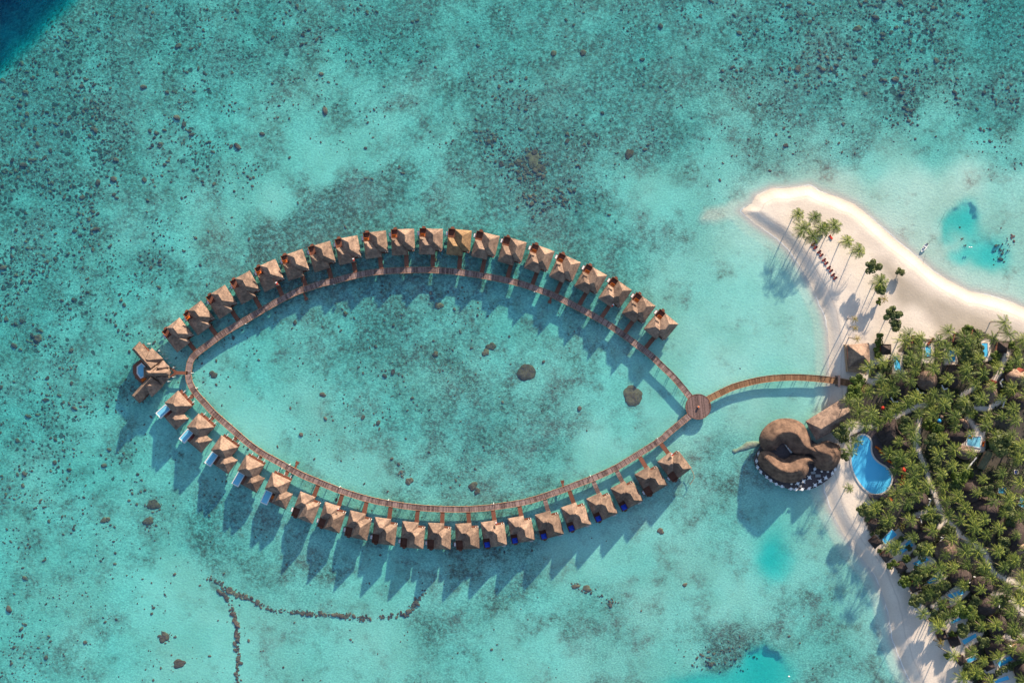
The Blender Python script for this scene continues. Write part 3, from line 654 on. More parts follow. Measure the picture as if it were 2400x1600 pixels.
def villa(OR, IR, kind, s, label, group, pts, roofmat=None, canopy=False, platform=False, red=False, daybed=None, plank_walk=False):
    a, b = W(*OR, ZE), W(*IR, ZE); out = (a - b).normalized() if s > 0 else (a - b).normalized()
    yl = out * s; xl = Vector((yl.y, -yl.x, 0)); c = (a + b) / 2 - xl * 19.5 * SC * (H - ZE) / H; rz = math.atan2(yl.y, yl.x) - math.pi / 2
    o = empty('water_villa', (c.x, c.y, 0), rz); tag(o, label, 'villa', group)
    for nm, me in proto[kind]:
        if roofmat and 'roof' in nm: me = me.copy(); me.materials[0] = roofmat
        link(nm, me, o)
    for x, y in ((-13, -18), (13, -18), (13, 0), (13, 18), (-13, 18), (-32, -30), (-32, -8), (-32, 20), (-18, -30)):
        link('pile', villa_pile_me, o, loc=(x * SC, y * SC * s, 0))
    for x, y in ((13, -25), (18, -25.5)): link('porch_post', MB().cyl(x * SC, y * SC * s, ZD, ZE + .3, .09).me('porch_post', M['white']), o)
    # link walk to the boardwalk
    e0 = c + xl * (-2.8 * SC) - out * 27 * SC; t = ray_hit(e0, -out, pts)
    if t:
        L = 27 * SC + t - 1.42; m = MB().box(-5 * SC - 2.8 * SC, 5 * SC - 2.8 * SC, -27.2 * SC * s, -L * s, ZD - .22, ZD - .03)
        me = m.me('entrance_walkway', M['planks'] if plank_walk else M['deckwood'])
        if plank_walk:
            uv = me.uv_layers.new(name='UVMap')
            for lp in me.loops: q = me.vertices[lp.vertex_index].co; uv.data[lp.index].uv = (q.y, q.x)
        link('entrance_walkway', me, o)
        n_ = max(1, int((L - 27 * SC) / 2.5))
        for i in range(n_): link('pile', villa_pile_me, o, loc=((-7 if i % 2 else 1.6) * SC, -(27 * SC + (i + .5) * (L - 27 * SC) / n_) * s, 0))
    if not canopy:
        nt_ = link('lounging_net', net_me[s][0], o); link('cushion', net_me[s][1], nt_)
    loc = lambda x, y, z=0: c + xl * (x * SC) + yl * (y * s * SC) + Vector((0, 0, z))
    if canopy:
        q = empty('sun_canopy', (c.x, c.y, 0), rz); tag(q, 'square royal blue sun canopy on the deck of the ' + canopy, 'canopy', 'blue canopies on villa decks')
        link('canopy', canopy_me[s][0], q); link('mast', canopy_me[s][1], q)
    if platform:
        q = MB().box(6 * SC, 15 * SC, 25.5 * SC * s, 31 * SC * s, .25, .45).obj('swim_platform', M['stone'], o)
        MB().box(6.2 * SC, 7 * SC, 24 * SC * s, 25.4 * SC * s, .2, ZD - .3).obj('ladder', M['metal'], q)
    if daybed:
        p = loc(-26, 8, ZD)
        q = empty('daybed', p, rz); tag(q, 'bright orange daybed on the deck of the ' + daybed, 'daybed', 'orange daybeds on villa decks')
        MB().box(-1.1, 1.1, -.55, .55, .0, .35).obj('base', M['deckwood'], q); MB().box(-1.0, 1.0, -.48, .48, .35, .55).obj('cushion', M['orange'], q)
        MB().box(-1.0, 1.0, .49, .62, .3, .95).obj('backrest', M['orange'], q)
    if red:
        p = loc(1.5, -31, ZD); q = empty('beach_cart', p, rz); tag(q, 'tiny red and white cart at the ' + red, 'cart', 'carts parked on villa walkways')
        MB().box(-.35, .35, -.6, .6, .3, .85).obj('body', M['red'], q); MB().box(-.33, .33, .1, .58, .86, 1.1).obj('cover', M['white'], q)
        for x in (-.4, .4):
            for y in (-.4, .4): MB().box(x - .05, x + .05, y - .18, y + .18, 0, .36).obj('wheel', M['slate'], q)
    return o
VN = [(c1(428, 865), c1(523, 985)), (c1(593, 735), c1(685, 858)), (c1(775, 615), c1(858, 742)), (c1(965, 507), c1(1038, 640)), (c1(1160, 416), c1(1223, 556)), (c1(1367, 341), c1(1417, 487)),
      (c2(345, 308), c2(405, 522)), (c2(645, 238), c2(690, 470)), (c2(960, 187), c2(987, 418)), (c2(1272, 168), c2(1282, 400)), (c2(1590, 172), c2(1583, 403)), (c2(1908, 192), c2(1888, 420)),
      (c2(2215, 258), c2(2165, 470)), (c3(277, 222), c3(235, 377)), (c3(490, 292), c3(435, 442)), (c3(690, 378), c3(625, 520)), (c3(893, 475), c3(813, 615)), (c3(1083, 588), c3(992, 720)),
      (c3(1262, 713), c3(1175, 835)), (c3(1435, 850), c3(1337, 968))]
for i, (a, b) in enumerate(VN):
    n = i + 1; nm = '%s villa of the upper arc' % ordn(n)
    lab = 'thatched overwater villa, %s along the upper arc from the hexagonal-pool residence' % ordn(n)
    if n == 12: lab = 'overwater villa with fresh golden-orange thatch, unlike its paler neighbours on the upper arc'
    villa(a, b, 'A', 1, lab, 'thatched villas on the upper arc', CL['n'], roofmat=M['thatch_gold'] if n == 12 else None,
          daybed=nm if n in (2, 5, 6, 9, 10, 11, 15, 16, 17, 18, 19, 20) else None, red=nm if n in (5, 8, 18) else None)
VC = [(c5(435, 597), c5(518, 385)), (c5(730, 700), c5(798, 488)), (c5(1035, 780), c5(1085, 562)), (c5(1340, 837), c5(1370, 613)), (c5(1655, 877), c5(1677, 645)), (c5(1955, 878), c5(1963, 652)),
      (c5(2278, 870), c5(2265, 638)), (c6(348, 1000), c6(322, 818)), (c6(603, 958), c6(570, 772)), (c6(868, 902), c6(820, 722)), (c6(1117, 808), c6(1060, 645)), (c6(1362, 708), c6(1290, 545)),
      (c6(1595, 595), c6(1510, 432)), (c6(1822, 450), c6(1728, 292)), (c6(2042, 297), c6(1930, 150))]
for i, (a, b) in enumerate(VC):
    n = i + 1; nm = '%s netted villa of the lower arc' % ordn(n)
    if n <= 7: lab = 'thatched villa with small white net, %s after the long-pool villas on the lower arc' % ordn(n)
    elif n <= 13: lab = 'thatched villa with blue deck canopy, %s of the six on the lower arc' % ordn(n - 7); nm = '%s blue-canopy villa' % ordn(n - 7)
    elif n == 14: lab = 'thatched villa, second from the round platform on the lower arc'
    else: lab = 'thatched villa beside the bent pole fence, first from the round platform'; nm = 'villa beside the bent pole fence'
    villa(a, b, 'C', -1, lab, 'thatched villas on the lower arc', CL['s'], canopy=nm if 8 <= n <= 13 else False, platform=8 <= n <= 13, red=nm if n in (2, 8, 15) else None, plank_walk=n in (10, 12, 13))

# long-pool villas
def pool_obj(name, corners, ztop, rimw, label, group, mat=None, kind='pool', zb=None, parent=None, rimmat=None):
    cs = [Vector((c.x, c.y, 0)) for c in corners]; cen = sum(cs, Vector()) / len(cs)
    o = empty(name, (cen.x, cen.y, 0)) if not parent else empty(name, (0, 0, 0))
    if parent: o.parent = parent
    else: tag(o, label, kind, group)
    off = Vector() if parent else cen
    out = [c - off for c in cs]; n = len(out); c0 = sum(out, Vector()) / n
    ins = []
    for i in range(n):
        a, b, d = out[i - 1], out[i], out[(i + 1) % n]
        n1 = (b - a).normalized(); n2 = (d - b).normalized(); bis = (n2 - n1)
        bis = bis.normalized() if bis.length > .05 else Vector((-n1.y, n1.x, 0))
        if bis.dot(c0 - b) < 0 and n <= 8: bis = -bis
        ins.append(b + bis * rimw * (1.35 if n <= 8 else 1))
    m = MB()
    for i in range(n):
        j = (i + 1) % n; m.prism([out[i][:2], out[j][:2], ins[j][:2], ins[i][:2]], (zb if zb is not None else ztop - .5), ztop)
    m.obj('rim', rimmat or M['stone'], o); MB().prism([p[:2] for p in ins], (zb if zb is not None else ztop - .5), ztop - .1).obj('water', mat or M['pool'], o)
    return o
b_roof = hip('roof', -24, 24, -21.5, 21.5, ZE, ZR, M['thatch'], 6, 'x')
b_wing = hip('wing_roof', 4, 41, -44, -5, ZE - .05, 6.9, M['thatch'], 3, 'x')
b_parts = [('roof', b_roof), ('wing_roof', b_wing), ('wall', MB().box(-20 * SC, 20 * SC, -17 * SC, 17 * SC, ZD, ZE - .3).me('wall', M['wall'])),
           ('wing_wall', MB().box(9 * SC, 37 * SC, -40 * SC, -17.2 * SC, ZD, ZE - .4).me('wing_wall', M['wall'])),
           ('deck', MB().box(-22 * SC, 23 * SC, -22 * SC, 25 * SC, ZD - .25, ZD - .01).box(-4.5 * SC, 38 * SC, -47 * SC, -22.1 * SC, ZD - .25, ZD - .01).me('deck', M['deckwood']))]
BV = [((416, 611), 48), ((585, 785), 41), ((770.5, 950), 35), ((970.5, 1096.5), 30), ((1178.5, 1227.5), 25)]
for i, (c, a) in enumerate(BV):
    p = W(*c4(*c), ZE); rz = -R(a); o = empty('water_villa', (p.x, p.y, 0), rz)
    nm = '%s long-pool villa' % ordn(i + 1)
    tag(o, 'thatched villa with its own long plunge pool, %s after the hexagonal-pool residence' % ordn(i + 1), 'villa', 'long-pool villas on the lower arc')
    for n_, me in b_parts: link(n_, me, o)
    K = SC * .993
    q = pool_obj('plunge_pool', [Vector((x * K, y * K, 0)) for x, y in ((-22.5, -57), (-4.8, -57), (-4.8, -24), (-22.5, -24))], ZD + .1, .42, None, None, M['pool_pale'], zb=ZD - 1.2, parent=o, rimmat=M['white'])
    for x, y in ((-20, -17), (20, 17), (-20, 17), (0, 17), (36, -44), (10, -44), (-20, -54), (-7, -54), (36, -10)): link('pile', villa_pile_me, o, loc=(x * SC, y * SC, 0 if y > -50 else -1.0))
    for x in (-14, 2, 18): link('porch_post', MB().box((x - .6) * SC, (x + .6) * SC, 24 * SC, 31 * SC, ZD + .2, ZD + .5).me('bracket', M['white']), o)
    yl = Vector((-math.sin(rz), math.cos(rz), 0)); xl = Vector((math.cos(rz), math.sin(rz), 0))
    t = ray_hit(p + xl * 5.5 * SC, yl, CL['s']); L = (t or 8) - 1.4
    MB().box(1 * SC, 10 * SC, 26.2 * SC, L, ZD - .22, ZD - .03).obj('entrance_walkway', M['deckwood'], o)
    if i in (0, 1, 4):
        d = p + xl * 1 * SC - yl * 33 * SC; q = empty('daybed', (d.x, d.y, ZD), rz)
        tag(q, 'small %s daybed on the pool deck of the %s' % ('orange' if i == 4 else 'maroon', nm), 'daybed', 'daybeds on pool decks')
        MB().box(-.8, .8, -.9, .9, 0, .35).obj('base', M['deckwood'], q); MB().box(-.72, .72, -.8, .8, .35, .55).obj('cushion', M['orange' if i == 4 else 'maroon'], q)

# ------------------------------------------------------------------ big residence with the hexagonal pool
ro = W(*rv(545, 855), 4.5); rez = empty('water_residence', (ro.x, ro.y, 0)); tag(rez, 'large overwater residence of fanned thatched roofs around a hexagonal pool', 'villa')
def rl(x, y): return ((x - 545) / 9.225 * SC, -(y - 855) / 9.225 * SC)
def rroof(name, cs, rd, ze, zr):
    me = roof_mesh(name, [rl(*c) for c in cs], [rl(*c) for c in rd], ze, zr, M['thatch']); return link(name, me, rez)
mir = lambda L: [(x, 1710 - y) for x, y in L]
cs = [(245, 190), (640, 650), (470, 800), (75, 360)]; rd = [(200, 350), (555, 760)]
rroof('roof', cs, rd, 4.1, 7.6); rroof('roof', mir(cs), mir(rd), 4.1, 7.6)
cs = [(500, 325), (745, 560), (610, 700), (370, 480)]; rd = [(440, 560), (470, 585)]
rroof('roof', cs, rd, 3.9, 7.3); rroof('roof', mir(cs), mir(rd), 3.9, 7.3)
cs = [(745, 595), (880, 735), (750, 860), (620, 720)]; rd = [(670, 745), (680, 755)]
rroof('roof', cs, rd, 3.8, 6.7); rroof('roof', mir(cs), mir(rd), 3.8, 6.7)
rroof('roof', [(420, 720), (900, 790), (900, 920), (420, 990)], [(500, 855), (880, 855)], 4.3, 8.2)
rroof('roof', [(330, 740), (640, 700), (640, 1010), (330, 970)], [(520, 855), (560, 855)], 4.2, 8.6)
oct_ = [(50, 710), (180, 600), (245, 545), (420, 600), (560, 760), (560, 950), (420, 1100), (250, 1110), (170, 1040), (110, 980), (50, 870)]
MB().prism([rl(*p) for p in oct_], ZD - .25, ZD).obj('deck', M['deckwood'], rez)
MB().prism([rl(*p) for p in [(150, 330), (260, 240), (640, 600), (880, 855), (640, 1110), (260, 1470), (120, 1380), (420, 1000), (420, 720)]], ZD - .5, ZD - .27).obj('floor', M['deckwood'], rez)
for q in ([(150, 330), (245, 250), (470, 560), (380, 640)], [(440, 640), (500, 400), (700, 570), (840, 740), (860, 855), (840, 970), (700, 1140), (500, 1310), (440, 1070)]):
    MB().prism([rl(*p) for p in q], ZD + .01, 3.6).obj('wall', M['wall'], rez)
MB().prism([rl(*p) for p in mir([(150, 330), (245, 250), (470, 560), (380, 640)])], ZD + .01, 3.6).obj('wall', M['wall'], rez)
pool_obj('plunge_pool', [Vector((*rl(x, y), 0)) for x, y in ((240, 650), (325, 730), (325, 935), (218, 992), (135, 885), (135, 735))], ZD + .15, .45, None, None, M['pool_pale'], zb=ZD - 1, parent=rez, rimmat=M['white'])
tip = rl(900, 855); t_ = 27 * .0
MB().prism([rl(850, 740), rl(985, 825), rl(985, 905), rl(850, 970), rl(850, 940), rl(930, 870), rl(930, 845), rl(850, 775)], ZD - .2, ZD + .004).obj('porch', M['deckwood'], rez)
MB().prism([rl(985.5, 828), rl(1232, 838), rl(1232, 908), rl(985.5, 902)], ZD - .2, ZD).obj('entrance_walkway', M['deckwood'], rez)
for x, y in ((390, 240), (620, 390), (775, 560), (845, 650), (935, 750), (925, 955), (820, 1050), (700, 470)): link('lamp_bollard', lamp_post_me, rez, loc=(*rl(x, y), 0))
for x, y in ((150, 350), (250, 260), (120, 720), (110, 960), (250, 1100), (160, 1380), (260, 1440), (1000, 870), (1150, 870), (600, 900), (420, 700)): link('pile', villa_pile_me, rez, loc=(*rl(x, y), 0))
p = rl(295, 1003); q = empty('daybed', (ro.x + p[0], ro.y + p[1], ZD), R(35)); tag(q, 'wide bright orange daybed beside the hexagonal pool', 'daybed')
MB().box(-1.3, 1.3, -.75, .75, 0, .35).obj('base', M['deckwood'], q); MB().box(-1.25, 1.25, -.7, .7, .35, .6).obj('cushion', M['orange'], q)
# bollard lights along the boardwalks
lam = [c4(550, 490), c4(520, 372), c1(937, 910), c4(1268, 1072), c5(80, 42), c5(1270, 335), c5(1270 - 540, 195), c3(335, 597), c6(222, 622), c6(1112, 380), c6(1722, 22), c6(235, 1000) , c2(390, 780)]
for i, px in enumerate(lam[:11] + [lam[12]]):
    p = W(*px, ZD); key = CL['n'] if px[1] < 870 else CL['s']
    nr = min(key, key=lambda a: (a.x - p.x) ** 2 + (a.y - p.y) ** 2); d = Vector((p.x - nr.x, p.y - nr.y, 0)).normalized() * 1.62
    o = link('lamp_bollard', lamp_post_me, None, loc=(nr.x + d.x, nr.y + d.y, 0))
    tag(o, 'slim white lamp bollard, %s clockwise round the boardwalk loop' % ordn(i + 1), 'lamp', 'white lamp bollards on the boardwalk')
lam_o = sorted([o for o in C.objects if o.name.startswith('lamp_bollard') and o.parent is None], key=lambda o: -((math.atan2(o.location.y + 22, o.location.x + 35) - math.pi) % (2 * math.pi)))
for i, o in enumerate(lam_o): o['label'] = 'slim white lamp bollard, %s clockwise round the loop from its pointed seaward end' % ordn(i + 1)
# bent pole fence
pts = [W(*c6(*q), 1.2) for q in ((2035, 305), (2058, 345), (2068, 390), (2030, 447))]
o = empty('pole_fence', (0, 0, 0)); tag(o, 'thin bent brown pole fence standing in the water beside the end villa', 'fence')
MB().tube(pts, .11).obj('rail', M['edge'], o)
for q in pts: MB().cyl(q.x, q.y, -1.6, 1.5, .1).obj('post', M['edge'], o)

# ------------------------------------------------------------------ overwater restaurant
rsw = lambda x, y, z: W(*rs(x, y), z)
rp = rsw(750, 900, 3); rest = empty('restaurant', (rp.x, rp.y, 0)); tag(rest, 'large restaurant on the water with three swirling curved thatched roofs', 'restaurant')
def rloc(L, z): return [((v := rsw(x, y, z)).x - rp.x, v.y - rp.y) for x, y in L]
R1 = [(290, 690), (245, 640), (222, 560), (225, 480), (260, 390), (310, 320), (380, 250), (450, 205), (520, 175), (600, 155), (680, 148), (760, 152), (840, 168), (910, 195), (970, 235), (1020, 285), (1055, 350),
      (1090, 420), (1120, 480), (1135, 560), (1160, 620), (1210, 640), (1320, 680), (1400, 760), (1390, 840), (1290, 850), (1180, 800), (1100, 770), (1010, 780), (930, 785), (850, 765), (780, 715), (720, 640), (660, 585), (600, 600),
      (555, 650), (500, 690), (430, 715), (360, 715)]
R2 = [(250, 740), (310, 710), (380, 712), (450, 745), (520, 800), (580, 840), (640, 855), (710, 845), (780, 805), (850, 785), (930, 785), (1000, 800), (1100, 820), (1180, 850), (1290, 850), (1250, 925), (1140, 935), (1090, 960), (1095, 1040), (1070, 1110),
      (1020, 1180), (950, 1230), (880, 1262), (800, 1280), (700, 1280), (600, 1258), (500, 1215), (410, 1150), (330, 1085), (260, 1010), (215, 930), (202, 850), (215, 785)]
R3 = [(1185, 590), (1240, 600), (1300, 570), (1370, 550), (1440, 548), (1520, 575), (1590, 600), (1640, 640), (1655, 720), (1650, 820), (1625, 910), (1580, 980), (1520, 1035), (1450, 1062), (1380, 1065), (1310, 1050), (1240, 1015), (1190, 980), (1175, 920), (1200, 850),
      (1130, 760), (1120, 640)]
for L, h in ((R1, 5.6), (R2, 5.2), (R3, 5.4)):
    dome_roof('roof', closed_smooth([Vector(p) for p in rloc(L, 4.2)], 2), 4.0, h, M['thatch_rest'], .95, .7, parent=rest)
DK = [(200, 700), (150, 800), (128, 900), (150, 980), (210, 1060), (290, 1140), (400, 1225), (520, 1300), (640, 1358), (760, 1392), (860, 1406), (980, 1406), (1100, 1390), (1220, 1352), (1330, 1290), (1430, 1215), (1510, 1140), (1560, 1040), (1600, 950),
      (1620, 800), (1600, 640), (1450, 560), (1250, 600), (1100, 500), (1000, 300), (800, 200), (500, 220), (300, 400), (250, 600)]
MB().prism(rloc(DK, 1.8), 1.4, 1.75).obj('deck', M['slate'], rest)
for cx, cy, r_ in ((1300, 1150, 0), (1240, 1130, 0)): pass
for (x0, y0, x1, y1) in ((1120, 1080, 1200, 1120), (1200, 1125, 1290, 1175), (900, 1310, 960, 1350)):
    a, b = rloc([(x0, y0), (x1, y1)], 1.8); MB().box(a[0], b[0], a[1], b[1], 1.752, 2.2).obj('planter_box', M['metal'], rest)
for L in (R1, R2, R3):
    sh = closed_smooth([Vector(p) for p in rloc(L, 3)], 1); cen = sum(sh, Vector((0, 0))) / len(sh)
    for i in range(0, len(sh), 4):
        p = sh[i]; link('column', MB().cyl(p.x * .97, p.y * .97, 1.75, 4.0, .18, 8).me('column', M['pile']), rest)
for i in range(0, len(DK), 2):
    p = rloc([DK[i]], 1)[0]; link('pile', villa_pile_me, rest, loc=(p[0] * .96, p[1] * .96, 0))
a = rloc([(660, 600), (700, 620), (800, 745), (770, 755)], 1.9); MB().prism(a, 1.76, 2.1).obj('courtyard_bench', M['cloth'], rest)
sh_me = mesh('cone', *(lambda m: (m.v, m.f))(MB().cyl(0, 0, .75, .8, .62, 14).cyl(0, 0, 0, .75, .06, 6)), M['cloth'])
top_me = MB().cyl(0, 0, .72, .78, .7, 14).me('table_top', M['cloth']); leg_me = MB().cyl(0, 0, 0, .72, .07, 6).cyl(0, 0, 0, .05, .3, 8).me('pedestal', M['metal'])
ch_me = MB().box(-.27, .27, -.27, .27, .38, .46).box(-.27, .27, .22, .28, .46, .95).box(-.26, -.2, -.26, -.2, 0, .38).box(.2, .26, -.26, -.2, 0, .38).box(-.26, -.2, .2, .26, 0, .38).box(.2, .26, .2, .26, 0, .38).me('chair', M['cloth'])
TB = [(205, 765), (168, 890), (185, 1000), (240, 1080), (345, 1172), (415, 1232), (510, 1293), (610, 1335), (765, 1378), (855, 1385), (965, 1385), (1085, 1372), (1190, 1312), (1275, 1245), (1375, 1185), (1492, 1105), (1185, 1030), (1090, 1180), (990, 1245),
      (885, 1284), (1540, 1040)]
for i, (x, y) in enumerate(TB):
    p = rsw(x, y, 1.8); cc = Vector((rp.x, rp.y, 0)); q = empty('dining_table', (p.x, p.y, 1.755), random.uniform(0, 3))
    if i < 16: lb = 'round white dining table, %s along the terrace edge from its seaward end' % ordn(i + 1)
    else: lb = ['white table tucked between two thatched roofs', 'white table by the planter boxes', 'white table inland of the edge row', 'white table half under the roof eave', 'white table at the beach end'][i - 16]
    tag(q, lb, 'table', 'restaurant terrace tables'); link('table_top', top_me, q); link('pedestal', leg_me, q)
    an = math.atan2(p.y - rp.y, p.x - rp.x) + math.pi / 2
    for k in (range(4) if i in (12, 13, 14, 17, 18) else (0, 2)):
        b = an + k * math.pi / 2; c = link('dining_chair', ch_me, None, loc=(p.x + .92 * math.cos(b), p.y + .92 * math.sin(b), 1.755), rz=b - math.pi / 2); c.scale = (.85, .85, .95)
        tag(c, 'white chair on the %s side of %s' % (('beach-end', 'inner', 'seaward-end', 'outer')[k], ('the %s edge table' % ordn(i + 1)) if i < 16 else 'the ' + lb.replace('white ', '')), 'chair', 'restaurant terrace chairs')
for i, ((x, y), lb) in enumerate((((780, 1290), 'first white folded parasol under the lower roof eave'), ((1308, 1072), 'white folded parasol below the lobed roof'), ((1415, 1076), 'small white folded parasol nearer the beach under the lobed roof'))):
    p = rsw(x, y, 2.5); o = empty('parasol', (p.x, p.y, 1.755)); tag(o, lb, 'parasol', 'white parasols on the restaurant terrace')
    MB().cyl(0, 0, 1.2, 2.5, .55, 8, .08).obj('canopy', M['cloth'], o); MB().cyl(0, 0, 0, 2.6, .05, 6).obj('pole', M['metal'], o)
# long thatched hall between restaurant and palms
hp = [W(*rs(1030, 200), 4), W(*c7(1632, 440), 4), W(*c7(1705, 660), 4), W(*c7(1385, 830), 4)]; hc = sum(hp, Vector()) / 4; hc.z = 0
o = empty('thatched_hall', hc); tag(o, 'long straight thatched hall linking the swirling restaurant to the palm grove', 'building')
hl = [p - hc for p in hp]; r0 = W(*rs(1305, 335), 8) - hc; r1_ = W(*c7(1700, 560), 8) - hc
me = roof_mesh('roof', [hl[0], hl[1], hl[2], hl[3]], [r0, r1_], 4.0, 8.0, M['thatch']); link('roof', me, o)
MB().prism([(p.x * .8, p.y * .8) for p in hl], 1.0, 3.7).obj('wall', M['wall'], o)
for i in range(3): link('pile', villa_pile_me, o, loc=(hl[0].x * (.8 - .2 * i), hl[0].y * (.8 - .2 * i), -.4))

# ------------------------------------------------------------------ pools on the island
GZL = 1.25
KP = [(300, 76), (350, 88), (392, 122), (412, 175), (410, 240), (418, 300), (455, 365), (510, 412), (575, 450), (622, 505), (648, 570), (640, 650), (600, 720), (545, 765), (470, 785), (400, 778), (350, 750), (290, 695), (235, 620),
      (190, 540), (162, 450), (155, 370), (168, 290), (180, 210), (215, 130), (255, 88)]
kp = [p.to_3d() for p in closed_smooth([W(*r2(*q), GZL).to_2d() for q in KP], 3)]
def big_pool():
    cen = sum(kp, Vector()) / len(kp); cen.z = 0; o = empty('swimming_pool', cen); tag(o, 'big kidney-shaped bright blue swimming pool beside the restaurant beach', 'pool')
    out = [p - cen for p in kp]; n = len(out); ins = []
    for i in range(n):
        d = (out[(i + 1) % n] - out[i - 1]); d.z = 0; d.normalize(); ins.append(out[i] + Vector((d.y, -d.x, 0)) * .75)
    m = MB(); m2 = MB()
    for i in range(n):
        j = (i + 1) % n; m.prism([out[i][:2], out[j][:2], ins[j][:2], ins[i][:2]], .6, GZL + .27)
    m.obj('rim', M['stone'], o); m2.prism([p[:2] for p in ins], .5, GZL + .15).obj('water', M['pool'], o)
big_pool()
TR = [r2(250, 60), r2(330, 15), r2(460, 20), r2(520, 170), r2(600, 280), r2(700, 400), r2(770, 480), r2(780, 660), r2(640, 790), r2(520, 840), r2(420, 830), r2(400, 790), r2(160, 100)]
tq = MB().prism([W(*q, GZL).to_2d() for q in TR], .8, GZL + .09).obj('pool_terrace', M['slate']); tag(tq, kind='structure')
def simple_pool(px, f, label, mat=None):
    return pool_obj('plunge_pool', [W(*f(*q), GZL) for q in px], GZL + .18, .3, label, 'small pools between the palms', mat, zb=.6)
ya = [([(515, 1290), (640, 1165), (708, 1238), (560, 1352)], r2), ([(715, 1400), (842, 1283), (898, 1358), (745, 1468)], r2), ([(865, 185), (1030, 108), (1078, 152), (912, 240)], r3),
      ([(1028, 402), (1190, 305), (1245, 352), (1065, 440)], r3), ([(1270, 545), (1455, 480), (1475, 547), (1290, 610)], r3), ([(1300, 860), (1420, 800), (1440, 845), (1325, 895)], r3),
      ([(1430, 1075), (1602, 985), (1625, 1037), (1465, 1135)], r3), ([(1485, 1290), (1600, 1235), (1620, 1290), (1510, 1350)], r3), ([(1840, 1325), (2010, 1235), (2050, 1297), (1872, 1390)], r3), ([(1795, 1530), (1972, 1470), (1998, 1527), (1818, 1580)], r3)]
for i, (px, f) in enumerate(ya):
    simple_pool(px, f, 'rectangular blue garden pool, %s along the beach below the kidney-shaped pool' % ordn(i + 1))
for px, lb in (([(612, 430), (660, 432), (700, 520), (700, 590), (625, 590)], 'blue pool under palms just inland of the big beach pavilion'),
               ([(955, 325), (1028, 325), (1028, 445), (955, 445)], 'blue pool below the pair of brown loungers on the sand'),
               ([(1208, 365), (1280, 365), (1292, 498), (1215, 498)], 'blue pool half hidden by palms, one plot past the brown loungers'),
               ([(1562, 288), (1640, 288), (1645, 445), (1590, 445)], 'blue pool in the plot farthest along the lagoon side')):
    simple_pool(px, r1, lb)
pool_obj('plunge_pool', [W(*r1(*q), GZL) for q in ((1405, 1303), (1572, 1293), (1560, 1432), (1400, 1402))], GZL + .2, .45, 'pale blue flared pool with a rainbow parasol at its corner', None, M['pool_pale'], zb=.6, rimmat=M['white'])
for px in ([(1860, 690), (1960, 690), (1940, 770), (1850, 770)], [(2110, 800), (2160, 800), (2160, 940), (2080, 900)], [(2040, 490), (2090, 490), (2090, 540), (2040, 540)]):
    i = len([o for o in C.objects if o.name.startswith('plunge_pool') and o.parent is None])
    simple_pool(px, r2, {15: 'dim blue pool in deep shade under the palms, closest to the thatched gables', 16: 'dim blue pool in deep shade at the very edge of the grove', 17: 'tiny dark blue pool glimpsed under the shaded crowns'}.get(i, 'dim blue pool number'), M['blue'] if px[0][0] == 2040 else None)

# ------------------------------------------------------------------ island roofs
def pavilion(px, f, label, dark=True, size=None, rot=0, ze=3.6, h=3.2, group='small beach pavilions', cat='pavilion', ridge=.12, name='beach_pavilion', mat=None):
    """square thatched shelter: four posts and a pyramid roof; px = roof centre"""
    c = W(*f(*px), ze); s_ = size * SC / 2; o = empty(name, (c.x, c.y, 0), R(rot)); tag(o, label, cat, group)
    me = roof_mesh('roof', [(-s_, -s_), (s_, -s_), (s_, s_), (-s_, s_)], [(-s_ * ridge, 0), (s_ * ridge, 0)], ze, ze + h, mat or (M['thatch_painted_shade'] if dark else M['thatch'])); link('roof', me, o)
    for x in (-1, 1):
        for y in (-1, 1): MB().cyl(x * s_ * .8, y * s_ * .8, 1.1, ze - .2, .12).obj('post', M['pile'], o)
    MB().box(-s_ * .85, s_ * .85, -s_ * .85, s_ * .85, 1.1, 1.4).obj('floor', M['deckwood'], o)
    return o
for i, (px, f, sz, rt) in enumerate((((450, 1322), r2, 23, 40), ((580, 1485), r2, 23, 38), ((748, 242), r3, 23, 38), ((905, 462), r3, 24, 25), ((1245, 680), r3, 24, 10), ((1218, 1028), r3, 22, 20), ((1362, 1092), r3, 24, 25), ((1440, 1310), r3, 20, 30), ((1755, 1362), r3, 24, 25), ((1720, 1590), r3, 24, 20))):
    pavilion(px, f, 'dark square thatched pavilion, %s along the beach from the kidney-shaped pool' % ordn(i + 1), size=sz, rot=rt, h=2.6, ze=3.4)
pavilion((440, 1105), r2, 'dark little shelter at the palm edge just below the pool terrace', size=20, rot=45, h=2.4, ze=3.4)
pavilion((540, 362), r1, 'small dark square roof beside the tall hedge near the beach pavilion', size=24, rot=0, group=None)
pavilion((1342, 245), r1, 'dark hipped garden roof next to the lagoon-side bright green tree', size=26, rot=-15, group=None)
pavilion((1522, 188), r1, 'small dark roof behind the bright green tree on the lagoon side', size=19, rot=-10, group=None)
pavilion((1798, 342), r1, 'dark hipped roof beside the leaning palm trunk on the lagoon side', size=24, rot=-10, group=None)
pavilion((885, 258), r1, 'dark roof half under palms left of the brown sand loungers'.replace('left of', 'beside'), size=23, rot=0, group=None)
